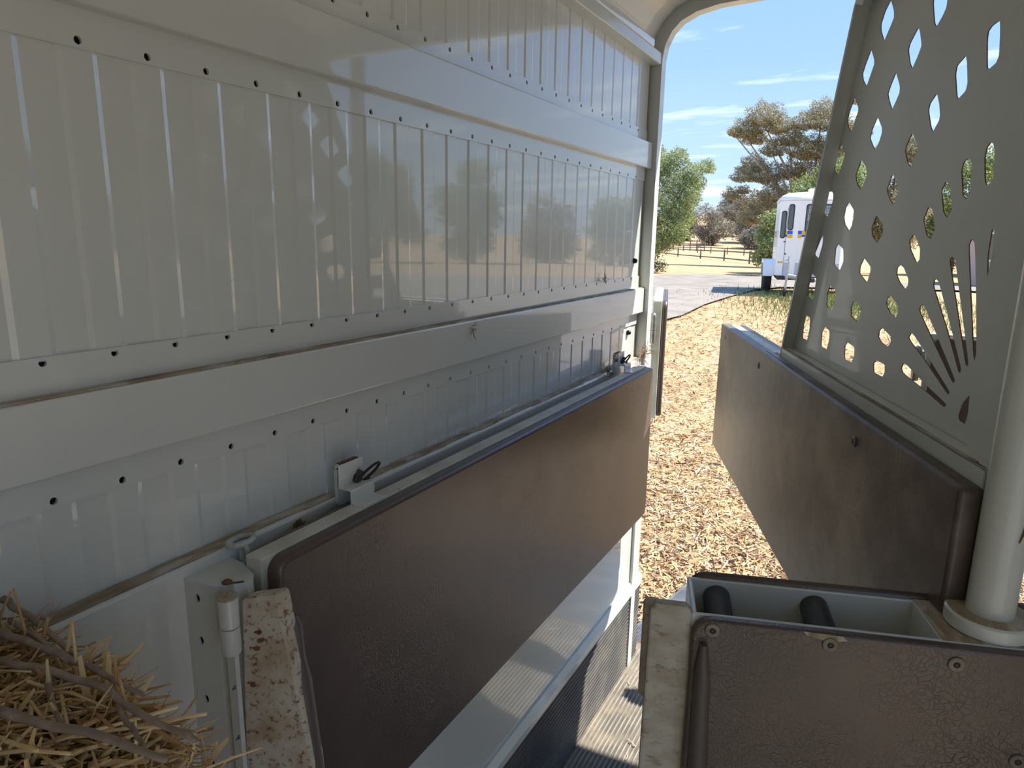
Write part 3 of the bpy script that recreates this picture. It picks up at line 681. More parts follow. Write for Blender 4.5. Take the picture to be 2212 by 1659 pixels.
tuft((0.03, 1.92, 1.197), 24, 0.03, 'straw bits on the ledge beside the far latch lug')
lf = MB()
for i in range(7):
    a = rnd.uniform(0, PI); lf.add([(0, 0, 0), (0.004, 0.012*math.cos(a), 0.012*math.sin(a)), (0.006, 0.016*math.cos(a+.5), 0.016*math.sin(a+.5)), (0.002, 0.010*math.cos(a+.9), 0.010*math.sin(a+.9))], [(0, 1, 2, 3)])
o = lf.build('dry_leaf', STRAWD, None, label='crumpled brown dry leaf stuck behind the padded board top', category='leaf'); o.location = (0.027, 0.672, 1.175)

# ================================================================== hay bale
bl = empty('hay_bale', (0.19, 0.06, 0.0), label='bale of coarse straw and grey twigs standing against the ribbed wall', category='hay bale')
def bz(x, y):    # top surface of the bale in world x,y
    return 1.205 + 0.055*(1 - min(max(x, 0), .35)/.2) * 0.6 + 0.008*math.sin(31*x+9*y) + 0.008*math.sin(23*y - 17*x)
b = MB(); nx, ny = 12, 14; vs = []
x0, x1, y0, y1 = -0.165, 0.135, -0.24, 0.238
for j in range(ny+1):
    for i in range(nx+1):
        x = x0+(x1-x0)*i/nx; y = y0+(y1-y0)*j/ny
        vs.append((x, y, bz(x+.19, y+.06)-0.03 - 0.03*max(0, (x-0.03)/.088)**2))
fs = [(j*(nx+1)+i, j*(nx+1)+i+1, (j+1)*(nx+1)+i+1, (j+1)*(nx+1)+i) for j in range(ny) for i in range(nx)]
b.add(vs, fs); b.box((x0, y0, 0.0), (x1, y1, 1.13)); b.build('bale_core', mat('bale_core', (0.64, 0.45, 0.20, 1), rough=0.95, col2=(0.46, 0.28, 0.12, 1), nscale=60), bl)
b = MB()
for i in range(9000):
    x = rnd.uniform(x0, x1+0.01); y = rnd.uniform(y0+.1, y1+0.01); wx, wy = x+.19, y+.06
    base = bz(wx, wy) - 0.034 + rnd.uniform(0, .03)
    az = rnd.gauss(0.15, 0.55) if rnd.random() < .65 else rnd.uniform(0, 2*PI)
    tilt = abs(rnd.gauss(0, .22)) if rnd.random() < .8 else rnd.uniform(.3, 1.3)
    if x > 0.085: base -= 0.03*max(0, (x-0.03)/.088)**2
    if x > 0.095: tilt = rnd.uniform(-.6, .9); az = rnd.gauss(0, .7)
    L = rnd.uniform(.012, .05)
    if wx + math.cos(az)*math.cos(tilt)*L < 0.012: az += PI
    if wx + math.cos(az)*math.cos(tilt)*L < 0.012: continue
    blade(b, (x, y, base), (math.cos(az)*math.cos(tilt), math.sin(az)*math.cos(tilt), math.sin(tilt)), L, rnd.choice((rnd.uniform(.0006, .0016), rnd.uniform(.0012, .0030))), mi=rnd.choice((0, 0, 0, 1, 2)), bend=.10)
for i in range(2200):   # sides
    sd_ = rnd.random(); z = rnd.uniform(0.75, 1.2)
    if sd_ < .6: p = (x1-.005, rnd.uniform(y0, y1), z); dv = (rnd.uniform(.05, 1), rnd.gauss(0, .8), rnd.gauss(0, .8))
    else: p = (rnd.uniform(x0, x1), y1-.005, z); dv = (rnd.gauss(0, .8), rnd.uniform(.05, 1), rnd.gauss(0, .8))
    blade(b, p, dv, rnd.uniform(.015, .05), rnd.uniform(.0007, .0016), mi=rnd.choice((0, 0, 1, 2)))
STRAW2 = mat('pale_straw', (0.80, 0.62, 0.35, 1), rough=0.55, col2=(0.70, 0.50, 0.26, 1), nscale=40)
STRAW3 = mat('brown_straw', (0.46, 0.26, 0.115, 1), rough=0.7, col2=(0.60, 0.37, 0.18, 1), nscale=40)
b.build('loose_straw', [STRAW, STRAW2, STRAW3], bl, kind='stuff')
TW = mat('grey_twig', (0.25, 0.19, 0.145, 1), rough=0.85, col2=(0.36, 0.285, 0.225, 1), nscale=50, bump=0.4, bscale=120)
def stem(pts, r0, r1, mt, name, jit=.0012):
    n = len(pts); pts = [(p[0]-.19, p[1]-.06, p[2]) for p in pts]
    q = []
    for i in range(n-1):
        for k in range(4):
            t = k/4; q.append(tuple(pts[i][c]*(1-t)+pts[i+1][c]*t + rnd.uniform(-jit, jit) for c in range(3)))
    q.append(pts[-1]); m_ = len(q)
    MB().tube(q, [(r0+(r1-r0)*i/(m_-1))*(rnd.uniform(.9, 1.12) if jit else 1) for i in range(m_)], 8).build(name, mt, bl, smooth=True, angle=180)
stem([(-0.007, 0.308, 1.232), (0.054, 0.304, 1.232), (0.184, 0.286, 1.232)], 0.0038, 0.0022, TW, "twig")
stem([(0.062, 0.276, 1.232), (0.132, 0.283, 1.232), (0.184, 0.286, 1.232), (0.258, 0.287, 1.232)], 0.0035, 0.0020, TW, "twig")
stem([(0.109, 0.254, 1.232), (0.16, 0.265, 1.232), (0.215, 0.275, 1.232), (0.287, 0.272, 1.232), (0.339, 0.274, 1.232)], 0.0038, 0.0022, TW, "twig")
stem([(0.193, 0.215, 1.24), (0.25, 0.228, 1.24), (0.302, 0.241, 1.24), (0.347, 0.246, 1.24)], 0.0038, 0.0022, TW, "twig")
stem([(0.16, 0.265, 1.232), (0.194, 0.25, 1.232), (0.239, 0.233, 1.232)], 0.0029, 0.0016, TW, "twig")
stem([(0.257, 0.267, 1.232), (0.299, 0.256, 1.232), (0.327, 0.245, 1.232)], 0.0022, 0.0013, TW, "twig")
stem([(0.079, 0.291, 1.232), (0.132, 0.283, 1.232), (0.163, 0.282, 1.232)], 0.0026, 0.0014, TW, "twig")
stem([(0.048, 0.29, 1.232), (0.105, 0.288, 1.232), (0.143, 0.285, 1.232)], 0.0026, 0.0014, TW, "twig")
for hx_, hy_, hh in ((0.03, .275, .075), (0.05, .28, .05), (0.075, .282, .06), (0.10, .285, .045), (0.14, .283, .05), (0.17, .28, .055), (0.20, .284, .04), (0.23, .28, .05), (0.255, .27, .055), (0.28, .26, .04)):
    stem([(hx_, hy_, bz(hx_, hy_)-.02), (hx_+rnd.uniform(-.01, .012), hy_+.004, bz(hx_, hy_)+hh*.4), (hx_+rnd.uniform(-.02, .025), hy_+.008, bz(hx_, hy_)+hh)], rnd.uniform(.0012, .002), rnd.uniform(.0008, .0015), rnd.choice((STRAW, STRAW3)), 'straw_stalk', 0)
for i in range(70):
    x, y = rnd.uniform(0.03, 0.25), rnd.uniform(0.14, 0.285); az = rnd.gauss(0.1, .5); L = rnd.uniform(.04, .10); z = bz(x, y) - .004
    stem([(x, y, z), (x+math.cos(az)*L*.5, y+math.sin(az)*L*.5, z+rnd.uniform(.0, .012)), (x+math.cos(az)*L, y+math.sin(az)*L, z+rnd.uniform(-.002, .03))], rnd.uniform(.0010, .0022), rnd.uniform(.0008, .0016), rnd.choice((STRAW, STRAW2, STRAW, STRAW3)), 'straw_stalk', 0)

# ================================================================== outdoors
ZP = [(0, -.42), (5, -.42), (9, -.25), (14, 0.0), (20, .2), (28, .15), (45, -.15), (58, -.40), (85, -.65), (120, -.4), (600, 1.0)]
def zg(x, y):
    r = math.hypot(x-.75, y)
    for (a, za), (c, zc_) in zip(ZP, ZP[1:]):
        if r <= c:
            t = (r-a)/(c-a); t = t*t*(3-2*t); z = za + (zc_-za)*t; break
    else: z = ZP[-1][1]
    if r > 90:      # one dry hillside beyond the paddocks
        az = math.degrees(math.atan2(x-.75, y)); q = min(1, (r-90)/150); z += 9.0*q*q*(3-2*q)*math.exp(-((az+13)/9.0)**2)
    return z
def pol(az, r): a = math.radians(az); return (0.75 + r*math.sin(a), r*math.cos(a))
GROUND = mat('dry_ground', (0.53, 0.365, 0.19, 1), rough=0.95, col2=(0.40, 0.255, 0.125, 1), nscale=2.2, n0=0.42, n1=0.62, ndet=9, col3=(0.36, 0.33, 0.125, 1), n3scale=0.35, m0=0.56, m1=0.68, bump=0.8, bscale=14, bdist=0.05)
ROADM = mat('gravel', (0.30, 0.255, 0.205, 1), rough=0.95, col2=(0.215, 0.185, 0.15, 1), nscale=1.6, ndet=9, bump=0.6, bscale=12, bdist=0.03)
rs = [0, 2, 4, 5.5, 7, 9, 11, 13, 15, 17, 19, 21, 24, 28, 33, 39, 45, 52, 58, 66, 75, 85, 100, 120, 140, 160, 190, 230, 280, 330, 420, 600]
NA = 96; vs = [(0.75, 0, zg(.75, 0))]; fs = []
for r in rs[1:]:
    for j in range(NA):
        x, y = pol(360*j/NA, r); vs.append((x, y, zg(x, y) + (0.05*math.sin(x*.31)*math.cos(y*.27) if r > 9 else 0)))
for j in range(NA): fs.append((0, 1+j, 1+(j+1) % NA))
for i in range(len(rs)-2):
    for j in range(NA): fs.append((1+i*NA+j, 1+(i+1)*NA+j, 1+(i+1)*NA+(j+1) % NA, 1+i*NA+(j+1) % NA))
gr = MB().add(vs, fs).build('ground', GROUND, smooth=True, angle=180, kind='structure')

def row_r(px, py):   # distance at which a sight line meets the ground
    d_ = (RX*(px-1106) + DN*(py-829.5) + FW*1481).normalized()
    h = math.hypot(d_.x, d_.y); r = 2.0
    while r < 200:
        x, y = .75 + d_.x/h*r, d_.y/h*r
        if 1.6 + d_.z/h*r <= zg(x, y): return (x, y)
        r += 0.05
    return (x, y)
rd = [(-40, 14.5, 33), (-30, 13.9, 31), (-17.9, 12.6, 26.5), (-16.4, 13.2, 27.6), (-14.8, 14.2, 28.6), (-13.0, 16.0, 29.0), (-11.3, 18.0, 28.6), (-9.3, 20.4, 28.2), (-7.5, 21.6, 27.8), (-4, 22.4, 27.2), (4, 23, 27), (16, 23.5, 27)]
vs = []; fs = []; K = 8
for az, ra, rb in rd:
    for k in range(K+1):
        r = ra+(rb-ra)*k/K; x, y = pol(az, r + (0.25*math.sin(az*2.3) if k in (0, K) else 0)); vs.append((x, y, zg(x, y)+0.05*math.sin(x*.31)*math.cos(y*.27)+0.05))
for i in range(len(rd)-1):
    for k in range(K): o = i*(K+1)+k; fs.append((o, o+1, o+K+2, o+K+1))
MB().add(vs, fs).build('gravel_road', ROADM, smooth=True, angle=180, kind='structure')

vs = []; fs = []; azs = list(range(13, 200, 6)); K = 10
for i, az in enumerate(azs):
    for k in range(K+1):
        r = (4.6 if az < 60 else 2.6) + 18.5*k/K; x, y = pol(az + (0.8*math.sin(r*1.7) if i == 0 else 0), r); vs.append((x, y, zg(x, y)+(0.05*math.sin(x*.31)*math.cos(y*.27) if r > 9 else 0)+0.04))
for i in range(len(azs)-1):
    for k in range(K): o = i*(K+1)+k; fs.append((o, o+1, o+K+2, o+K+1))
MB().add(vs, fs).build('bounce_gravel', ROADM, smooth=True, angle=180, kind='structure')  # yard out of view, added to turn the bounce light greyer
# wood chips and straw on the ground
CHIP = [mat('chip_pale', (0.60, 0.41, 0.205, 1), rough=0.9), mat('chip_tan', (0.50, 0.32, 0.15, 1), rough=0.9), mat('chip_brown', (0.27, 0.16, 0.085, 1), rough=0.9), mat('chip_white', (0.69, 0.54, 0.34, 1), rough=0.9)]
b = MB()
def flat_chip(x, y, L, w, mi, tilt=.35):
    a = rnd.uniform(0, PI); c, s_ = math.cos(a), math.sin(a); z = zg(x, y) + rnd.uniform(.004, .03) + (0.05*math.sin(x*.31)*math.cos(y*.27) if math.hypot(x-.75, y) > 9 else 0)
    t1, t2 = rnd.gauss(0, tilt)*L*.5, rnd.gauss(0, tilt)*w
    b.add([(x-c*L/2+s_*w/2, y-s_*L/2-c*w/2, z-t1-t2), (x+c*L/2+s_*w/2, y+s_*L/2-c*w/2, z+t1-t2), (x+c*L/2-s_*w/2, y+s_*L/2+c*w/2, z+t1+t2), (x-c*L/2-s_*w/2, y-s_*L/2+c*w/2, z-t1+t2)], [(0, 1, 2, 3)], mi)
for i in range(48000):
    r = 2.5*(20/2.5)**(rnd.random()**1.25); az = rnd.uniform(-19, 13)
    x, y = pol(az, r)
    if y < 3.95 and -0.09 < x < 1.75: continue
    k = 1 + max(0, r-8)*.02
    flat_chip(x, y, rnd.uniform(.03, .11)*k, rnd.uniform(.004, .012)*k, rnd.choice((0, 0, 1, 1, 1, 2, 2, 3)) if r < 7 else rnd.choice((0, 0, 0, 1, 1, 2, 3)))
b.build('wood_chips', CHIP, None, label='tan wood chips and dry straw strewn over the ground', category='wood chips', kind='stuff')

nrg = np.random.default_rng(5)
LEAFM = {}
def leafmats(key, cols):
    if key not in LEAFM:
        ms = []
        for i, c in enumerate(cols):
            m = mat('leaf_%s' % key + '_abc'[i+1], c + (1,), rough=0.6)
            t = m.node_tree; p = t.nodes['Principled BSDF']; tr_ = t.nodes.new('ShaderNodeBsdfTranslucent'); tr_.inputs[0].default_value = tuple(min(1, q*1.1) for q in c) + (1,)
            mx = t.nodes.new('ShaderNodeMixShader'); mx.inputs[0].default_value = 0.3
            t.links.new(p.outputs[0], mx.inputs[1]); t.links.new(tr_.outputs[0], mx.inputs[2]); t.links.new(mx.outputs[0], t.nodes['Material Output'].inputs[0]); ms.append(m)
        LEAFM[key] = ms
    return LEAFM[key]
GREEN = leafmats('green', [(0.29, 0.34, 0.13), (0.42, 0.46, 0.20), (0.17, 0.21, 0.09)])
OLIVE = leafmats('olive', [(0.30, 0.265, 0.14), (0.42, 0.36, 0.21), (0.17, 0.165, 0.09)])
GREY = leafmats('grey', [(0.25, 0.225, 0.17), (0.33, 0.295, 0.225), (0.17, 0.155, 0.12)])
LIME = leafmats('lime', [(0.24, 0.29, 0.085), (0.34, 0.38, 0.13), (0.11, 0.16, 0.05)])
BARK = mat('pale_bark', (0.50, 0.40, 0.31, 1), rough=0.9, col2=(0.30, 0.23, 0.17, 1), nscale=3, stretch=(3, 3, .6))
BARKD = mat('dark_bark', (0.11, 0.085, 0.065, 1), rough=0.95)
def plant(name, az, r, clumps, leaf, mats, lab, cat, dens=1.0, trunk=0.16, bark=None, group=None, twig=0.5, dome=False):
    """clumps: (lateral m, height above ground m, depth m, rx, rz)"""
    bx_, by_ = pol(az, r); g = zg(bx_, by_)
    a = math.radians(az); rt = Vector((math.cos(a), -math.sin(a), 0)); fw = Vector((math.sin(a), math.cos(a), 0))
    e = empty(name, (bx_, by_, g), label=lab, category=cat)
    if group: e['group'] = group
    V = []; MI = []
    for ci, cl in enumerate(clumps):
        lx, h, dp, rx, rz = cl
        c = rt*lx + fw*dp + Vector((0, 0, h)); n = int(dens*20*rx*rx/(leaf*leaf)) + 12
        d_ = nrg.normal(size=(n, 3)); d_ /= np.linalg.norm(d_, axis=1)[:, None]
        q = nrg.random(n)**0.33 * (1 + 0.16*np.sin(7*d_[:, 0]+5*d_[:, 2]+lx*3) + 0.10*np.sin(13*d_[:, 1]+11*d_[:, 2]))
        p = d_*q[:, None]*np.array([rx, rx, rz])
        if dome: p[:, 2] = np.where(p[:, 2] < 0, p[:, 2]*.45, p[:, 2])
        p += np.array(c)
        s1 = nrg.normal(size=(n, 3)) + np.array([0, 0, .3]); s1 /= np.linalg.norm(s1, axis=1)[:, None]
        s2 = np.cross(s1, nrg.normal(size=(n, 3))); s2 /= np.linalg.norm(s2, axis=1)[:, None]
        L = leaf*nrg.uniform(.5, 1.2, n)[:, None]; w = L*nrg.uniform(.35, .6, n)[:, None]
        V.append(np.stack([p-s1*L*.5, p+s2*w*.5, p+s1*L*.5, p-s2*w*.5], axis=1).reshape(-1, 3)); MI.append(nrg.choice([0, 0, 1, 1, 2], n))
    V = np.concatenate(V); MI = np.concatenate(MI); n = len(MI)
    me = bpy.data.meshes.new('foliage'); me.vertices.add(4*n); me.vertices.foreach_set('co', V.astype(np.float32).ravel())
    me.loops.add(4*n); me.loops.foreach_set('vertex_index', np.arange(4*n, dtype=np.int32)); me.polygons.add(n)
    me.polygons.foreach_set('loop_start', np.arange(0, 4*n, 4, dtype=np.int32))
    for m_ in mats: me.materials.append(m_)
    me.polygons.foreach_set('material_index', MI.astype(np.int32)); me.update(calc_edges=True); me.validate()
    fo = bpy.data.objects.new('foliage', me); COL.objects.link(fo); fo.parent = e; fo['kind'] = 'stuff'
    if trunk:
        top = max(c[1] for c in clumps); sx = sum(c[0] for c in clumps)/len(clumps)
        fork = Vector((0, 0, top*0.30))
        tb = MB().tube([(0, 0, -.1), (0.04, 0.03, top*.15), tuple(fork)], [trunk*1.25, trunk*1.05, trunk*.95], 9)
        tb.build('trunk', bark or BARK, e, smooth=True, angle=180)
        for cl in clumps:
            if rnd.random() > twig and len(clumps) > 4: continue
            c = rt*cl[0] + fw*cl[2] + Vector((0, 0, cl[1]-cl[4]*.3)); mid = fork*.5 + c*.5 + Vector((rnd.gauss(0, .2), rnd.gauss(0, .2), -abs(rnd.gauss(0, .3))))
            MB().tube([tuple(fork*.93), tuple(fork*.7+mid*.3), tuple(mid), tuple(c)], [trunk*.5, trunk*.38, trunk*.26, trunk*.10], 6).build('branch', bark or BARK, e, smooth=True, angle=180)
    return e
def pxc(px0, r, g, lst, dj=1.2):   # clumps read off the view, in metres at distance r
    k = r/1530.0
    return [((p-px0)*k, 1.6 + (516-q)*k - g, rnd.uniform(-dj, dj), rr*k*1.08, rr*k*(.95 if len(t) == 0 else t[0])) for p, q, rr, *t in lst]
EU = [(1606, 306, 30), (1640, 284, 36), (1668, 302, 27), (1588, 312, 15), (1625, 318, 26), (1745, 275, 28), (1765, 300, 34), (1718, 298, 26), (1792, 258, 16), (1690, 322, 32), (1720, 348, 36), (1662, 346, 24), (1742, 352, 30), (1772, 345, 34), (1626, 372, 30), (1652, 395, 32), (1612, 396, 24), (1702, 388, 32), (1742, 392, 40), (1790, 380, 40), (1590, 430, 20), (1610, 420, 14), (1640, 448, 32), (1672, 432, 30), (1702, 444, 36), (1628, 478, 22), (1660, 472, 30), (1800, 320, 30)]
plant('eucalyptus_tree', -6.7, 48, pxc(1722, 48, -.2, EU), 0.105, OLIVE, 'tall eucalyptus with bare pale limbs and brown-olive crowns behind the white horsebox', 'tree', dens=2.6, trunk=0.30, twig=.6, dome=True)
LT = [(1440, 372, 26), (1430, 345, 20), (1470, 356, 22), (1500, 386, 22), (1528, 372, 16), (1543, 374, 9), (1460, 402, 36), (1496, 422, 28), (1516, 402, 18), (1440, 452, 42), (1480, 462, 33), (1502, 442, 22), (1440, 500, 36), (1476, 502, 28), (1500, 482, 15), (1450, 528, 24), (1428, 540, 20), (1480, 522, 14), (1400, 380, 40), (1390, 450, 45), (1395, 520, 34), (1350, 420, 50), (1345, 490, 40), (1310, 450, 45)]
plant('leafy_tree', -18.5, 30, pxc(1400, 30, .13, LT, .9), 0.085, GREEN, 'bushy green tree with low hanging leaves beyond the gravel road', 'tree', dens=2.6, trunk=0.16, bark=BARKD, twig=.3)
plant('shrub', -17.0, 31, [(0, .35, 0, .38, .38), (.2, .2, 0, .3, .25), (-.3, .3, 0, .35, .35)], 0.10, leafmats('deep', [(0.07, 0.115, 0.045), (0.11, 0.16, 0.06), (0.04, 0.07, 0.03)]), 'small dark green shrub at the road edge under the leafy tree', 'shrub', trunk=0.03)
def bushy(w, h, n=16):
    out = []
    for i in range(n):
        t = rnd.random(); a = rnd.uniform(0, 2*PI); q = w*(1-abs(t-.45)*.9)*rnd.uniform(.3, .8)
        out.append((q*math.cos(a), h*(.12+.78*t), q*math.sin(a)*.8, w*rnd.uniform(.32, .5), w*rnd.uniform(.3, .42)))
    return out
TL = [(-8.5, 30, 0.95, 2.9, GREEN, 'rounded green bush growing beside the left flank of the horsebox'),
      (-4.9, 32, 2.0, 5.4, LIME, 'light green bushy tree rising just above the horsebox roof'),
      (-0.7, 36, 2.1, 6.4, OLIVE, 'olive green bushy tree seen through the diamond cut-outs beside the horsebox'),
      (3.4, 41, 2.3, 6.4, LIME, 'light green bushy tree seen through the middle cut-outs'),
      (7.6, 44, 2.6, 7.4, GREEN, 'green bushy tree standing behind the pink house end'),
      (12.4, 39, 2.3, 6.2, OLIVE, 'olive bushy tree in the row behind the round post'),
      (18.6, 40, 2.1, 4.1, GREEN, 'low green tree in the row mirrored by the glossy wall'),
      (24.0, 44, 2.3, 4.4, OLIVE, 'broad olive tree in the row mirrored by the glossy wall'),
      (30.2, 41, 2.4, 6.0, GREEN, 'tall green tree in the row mirrored by the glossy wall'),
      (37.4, 42, 2.6, 6.5, LIME, 'light green tree in the row mirrored by the glossy wall'),
      (45.0, 40, 2.8, 6.6, GREEN, 'wide green tree ending the row mirrored by the glossy wall')]
for az, r, w, h, ms, lab in TL:
    plant('bushy_tree', az, r, bushy(w, h), 0.13 if az < 10 else 0.30, ms, lab, 'tree', dens=1.9, trunk=0.14, bark=BARKD, twig=.3)
for az, r, w, h, lab in ((-12.8, 118, 3.4, 6.6, 'grey-brown distant tree left of the far clump on the slope'), (-10.4, 126, 4.0, 7.6, 'grey-brown distant tree standing before the dry slope'), (-9.2, 112, 4.0, 6.0, 'dry grey distant tree beside the eucalyptus trunk'), (-14.8, 128, 3.2, 5.0, 'low dry grey shrub far up the dry slope'), (-11.6, 142, 4.0, 8.5, 'taller dry grey tree behind the grey-brown pair on the slope'), (-8.2, 132, 4.2, 7.0, 'dry grey tree half hidden by the eucalyptus crown')):
    plant('distant_tree', az, r, bushy(w, h, 12), 0.30, GREY, lab, 'tree', dens=1.9, trunk=0.2, bark=BARKD, group='dry grey trees on the slope', twig=.2)

pxx, pyy = pol(36.3, 14)
up = empty('utility_pole', (pxx, pyy, zg(pxx, pyy)), label='grey wooden utility pole standing beyond the trailer ramp', category='pole')
MB().tube([(0, 0, -.2), (0, 0, 8.5)], [.16, .13], 14).build('pole_shaft', BARKD, up, smooth=True); MB().box((-.9, -.05, 7.9), (.9, .05, 8.0)).build('crossarm', BARKD, up)
# ---- fences
WOOD = mat('weathered_wood', (0.20, 0.155, 0.12, 1), rough=0.9, col2=(0.12, 0.09, 0.07, 1), nscale=3)
def fence(pts, h, rails, lab, pw=.06, group='post and rail fences'):
    P = []
    for az, r in pts:
        x, y = pol(az, r); P.append(Vector((x, y, zg(x, y))))
    e = empty('rail_fence', P[0], label=lab, category='fence', group=group); o = P[0]
    for p in P:
        q = p-o; MB().box((q.x-pw, q.y-pw, q.z-.1), (q.x+pw, q.y+pw, q.z+h)).build('post', WOOD, e)
    for a, c in zip(P, P[1:]):
        for rz in rails:
            s_ = (c-a).normalized().cross(Vector((0, 0, 1)))*.02; up = Vector((0, 0, .055)); u, w = a-o+Vector((0, 0, rz)), c-o+Vector((0, 0, rz))
            MB().add([u-s_-up, u+s_-up, u+s_+up, u-s_+up, w-s_-up, w+s_-up, w+s_+up, w-s_+up], [(0, 1, 2, 3), (7, 6, 5, 4), (0, 4, 5, 1), (1, 5, 6, 2), (2, 6, 7, 3), (3, 7, 4, 0)]).build('rail', WOOD, e)
fence([(-18.6, 98), (-16.9, 92), (-15.4, 85), (-13.65, 76), (-11.85, 67), (-9.95, 59), (-8.2, 54), (-6.0, 50)], 1.02, (.25, .88), 'brown post and rail fence nearest the road')
fence([(-13.9, 100), (-12.9, 98), (-11.65, 96), (-10.4, 94), (-9.2, 92), (-8, 90)], .95, (.8,), 'farther single-rail fence behind the near paddock')
fence([(-18, 104), (-17.2, 104), (-16.5, 104), (-15.8, 104), (-15.0, 104), (-14.5, 104), (-14.0, 104), (-13.4, 104)], 1.5, (.5, 1.0, 1.4), 'small three-rail pen behind the leafy tree')

# ---- white horsebox
HW = mat('horsebox_white', (0.92, 0.90, 0.85, 1), rough=0.35, coat=0.3)
HG = mat('horsebox_grey', (0.52, 0.53, 0.56, 1), rough=0.5)
HB = mat('stripe_blue', (0.03, 0.10, 0.55, 1), rough=0.5); HY = mat('stripe_yellow', (0.75, 0.48, 0.02, 1), rough=0.5); HR = mat('marking_red', (0.62, 0.12, 0.13, 1), rough=0.5)
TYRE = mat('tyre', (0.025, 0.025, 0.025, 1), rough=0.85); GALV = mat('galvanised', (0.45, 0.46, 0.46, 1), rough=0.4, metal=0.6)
MESHW = mat('white_lattice', (0.70, 0.74, 0.72, 1), rough=0.6)
hx, hy = pol(-5.45, 19.0)
hs = empty('horsebox', (hx, hy, zg(hx, hy)+0.03), math.radians(11), label='white horse trailer with blue and yellow chequer band parked on the grass', category='trailer')
PLAN = [(-0.84, 2.3), (-0.84, 0.34), (-0.80, 0.22), (-0.52, 0.04), (-0.40, 0.0), (0.62, 0.0), (0.78, 0.08), (0.84, 0.24), (0.84, 2.3)]
MB().prism(PLAN, 0.46, 2.34, 'z').build('body', HW, hs, bevel=0.01)
b = MB(); lay = [(1.02, 2.335), (1.015, 2.40), (0.97, 2.46), (0.82, 2.52), (0.5, 2.56)]
cx0, cy0 = 0, 1.1; vs = []
for s_, z in lay: vs += [(cx0+(x-cx0)*s_, cy0+(y-cy0)*s_, z) for x, y in PLAN]
n = len(PLAN); fs = [(i*n+j, i*n+(j+1) % n, (i+1)*n+(j+1) % n, (i+1)*n+j) for i in range(len(lay)-1) for j in range(n)] + [tuple(range((len(lay)-1)*n, len(lay)*n)), tuple(range(n-1, -1, -1))]
b.add(vs, fs).build('roof', HW, hs, smooth=True, angle=50)
MB().box((-0.2, 0.5, 2.5), (0.12, 0.85, 2.64)).build('roof_vent', HW, hs, bevel=0.02)
MB().prism([(x*1.008, (y-1.1)*1.006+1.1) for x, y in PLAN], 2.325, 2.345, 'z').build('drip_rail', GALV, hs)
def onface(a, c, s0, s1, z0, z1, t0, t1, name, mt, parent, r=0):
    a, c = Vector((a[0], a[1], 0)), Vector((c[0], c[1], 0)); d_ = (c-a).normalized(); nn = Vector((d_.y, -d_.x, 0))
    m_ = Matrix((( d_.x, nn.x, 0, a.x), (d_.y, nn.y, 0, a.y), (0, 0, 1, 0), (0, 0, 0, 1)))
    bb = MB()
    poly = rrect(s0, z0, s1, z1, r) if r else [(s0, z0), (s1, z0), (s1, z1), (s0, z1)]
    return bb.prism(poly, t0, t1, 'y', m=m_).build(name, mt, parent)
FR = ((-0.40, 0.0), (0.62, 0.0)); CH = ((-0.80, 0.22), (-0.52, 0.04)); SL = ((-0.84, 2.3), (-0.84, 0.34))
def window(face, s0, s1, z0, z1, lattice=False):
    w = onface(*face, s0, s1, z0, z1, -.002, .012, 'window', GLASS, hs, r=.05)
    fr = MB()
    onface(*face, s0-.02, s1+.02, z0-.02, z1+.02, -.004, .006, 'window_seal', TYRE, w, r=.06)
    if lattice:
        a, c = Vector((*face[0], 0)), Vector((*face[1], 0)); d_ = (c-a).normalized(); nn = Vector((d_.y, -d_.x, 0)); bb = MB()
        wz = z0+.06
        while wz < z1-.03:
            ws = s0+.04+(.018 if int(wz*50) % 2 else 0)
            while ws < s1-.04:
                o_ = a+d_*ws+nn*.0125; k = .014; bb.add([o_-d_*k+Vector((0, 0, wz)), o_+Vector((0, 0, wz+k)), o_+d_*k+Vector((0, 0, wz)), o_+Vector((0, 0, wz-k))], [(0, 1, 2, 3)]); ws += .036
            wz += .036
        bb.build('lattice', MESHW, w)
window(CH, 0.015, 0.12, 1.42, 2.06); window(CH, 0.20, 0.315, 1.62, 2.22); window(FR, 0.16, 0.74, 1.58, 2.22, True)
onface(*SL, 1.45, 1.85, .50, 2.15, -.002, .008, 'door', HW, hs)
onface(*CH, 0.155, 0.163, .47, 2.15, -.001, .004, 'door_gap_strip', TYRE, hs)  # dark strip laid on the face as the shaded door gap
for face, L in ((CH, .333), (FR, 1.02), (SL, 1.96)):
    s_ = 0.0; k = 0; pat = (.09, .10, .15, .24, .26, .2, .2, .2, .2, .2, .2)
    while s_ < L-.01:
        w_ = min(pat[k % len(pat)], L-s_)
        onface(*face, s_, s_+w_, 1.505, 1.59, -.001, .004, 'chequer_block', HB if k % 2 == 0 else HY, hs)
        onface(*face, s_, s_+w_, 1.44 if k % 2 else 1.41, 1.495, -.001, .004, 'chequer_block', HY if k % 2 == 0 else HB, hs); s_ += w_; k += 1
onface(*CH, 0.0, 0.15, .78, .82, -.001, .004, 'yellow_stripe', HY, hs)
for f_, s0, s1 in ((CH, .165, .333), (FR, 0, 1.02)): onface(*f_, s0, s1, .47, .80, -.001, .003, 'grey_panel', HG, hs)
for q in range(4): onface(*FR, 0.18+q*.055, 0.22+q*.055, 1.30, 1.345, -.001, .004, 'red_mark', HR, hs)
onface(*CH, .12, .15, 1.30, 1.33, 0, .02, 'handle', BLACK, hs); onface(*CH, .175, .205, 1.0, 1.03, 0, .02, 'handle', BLACK, hs)
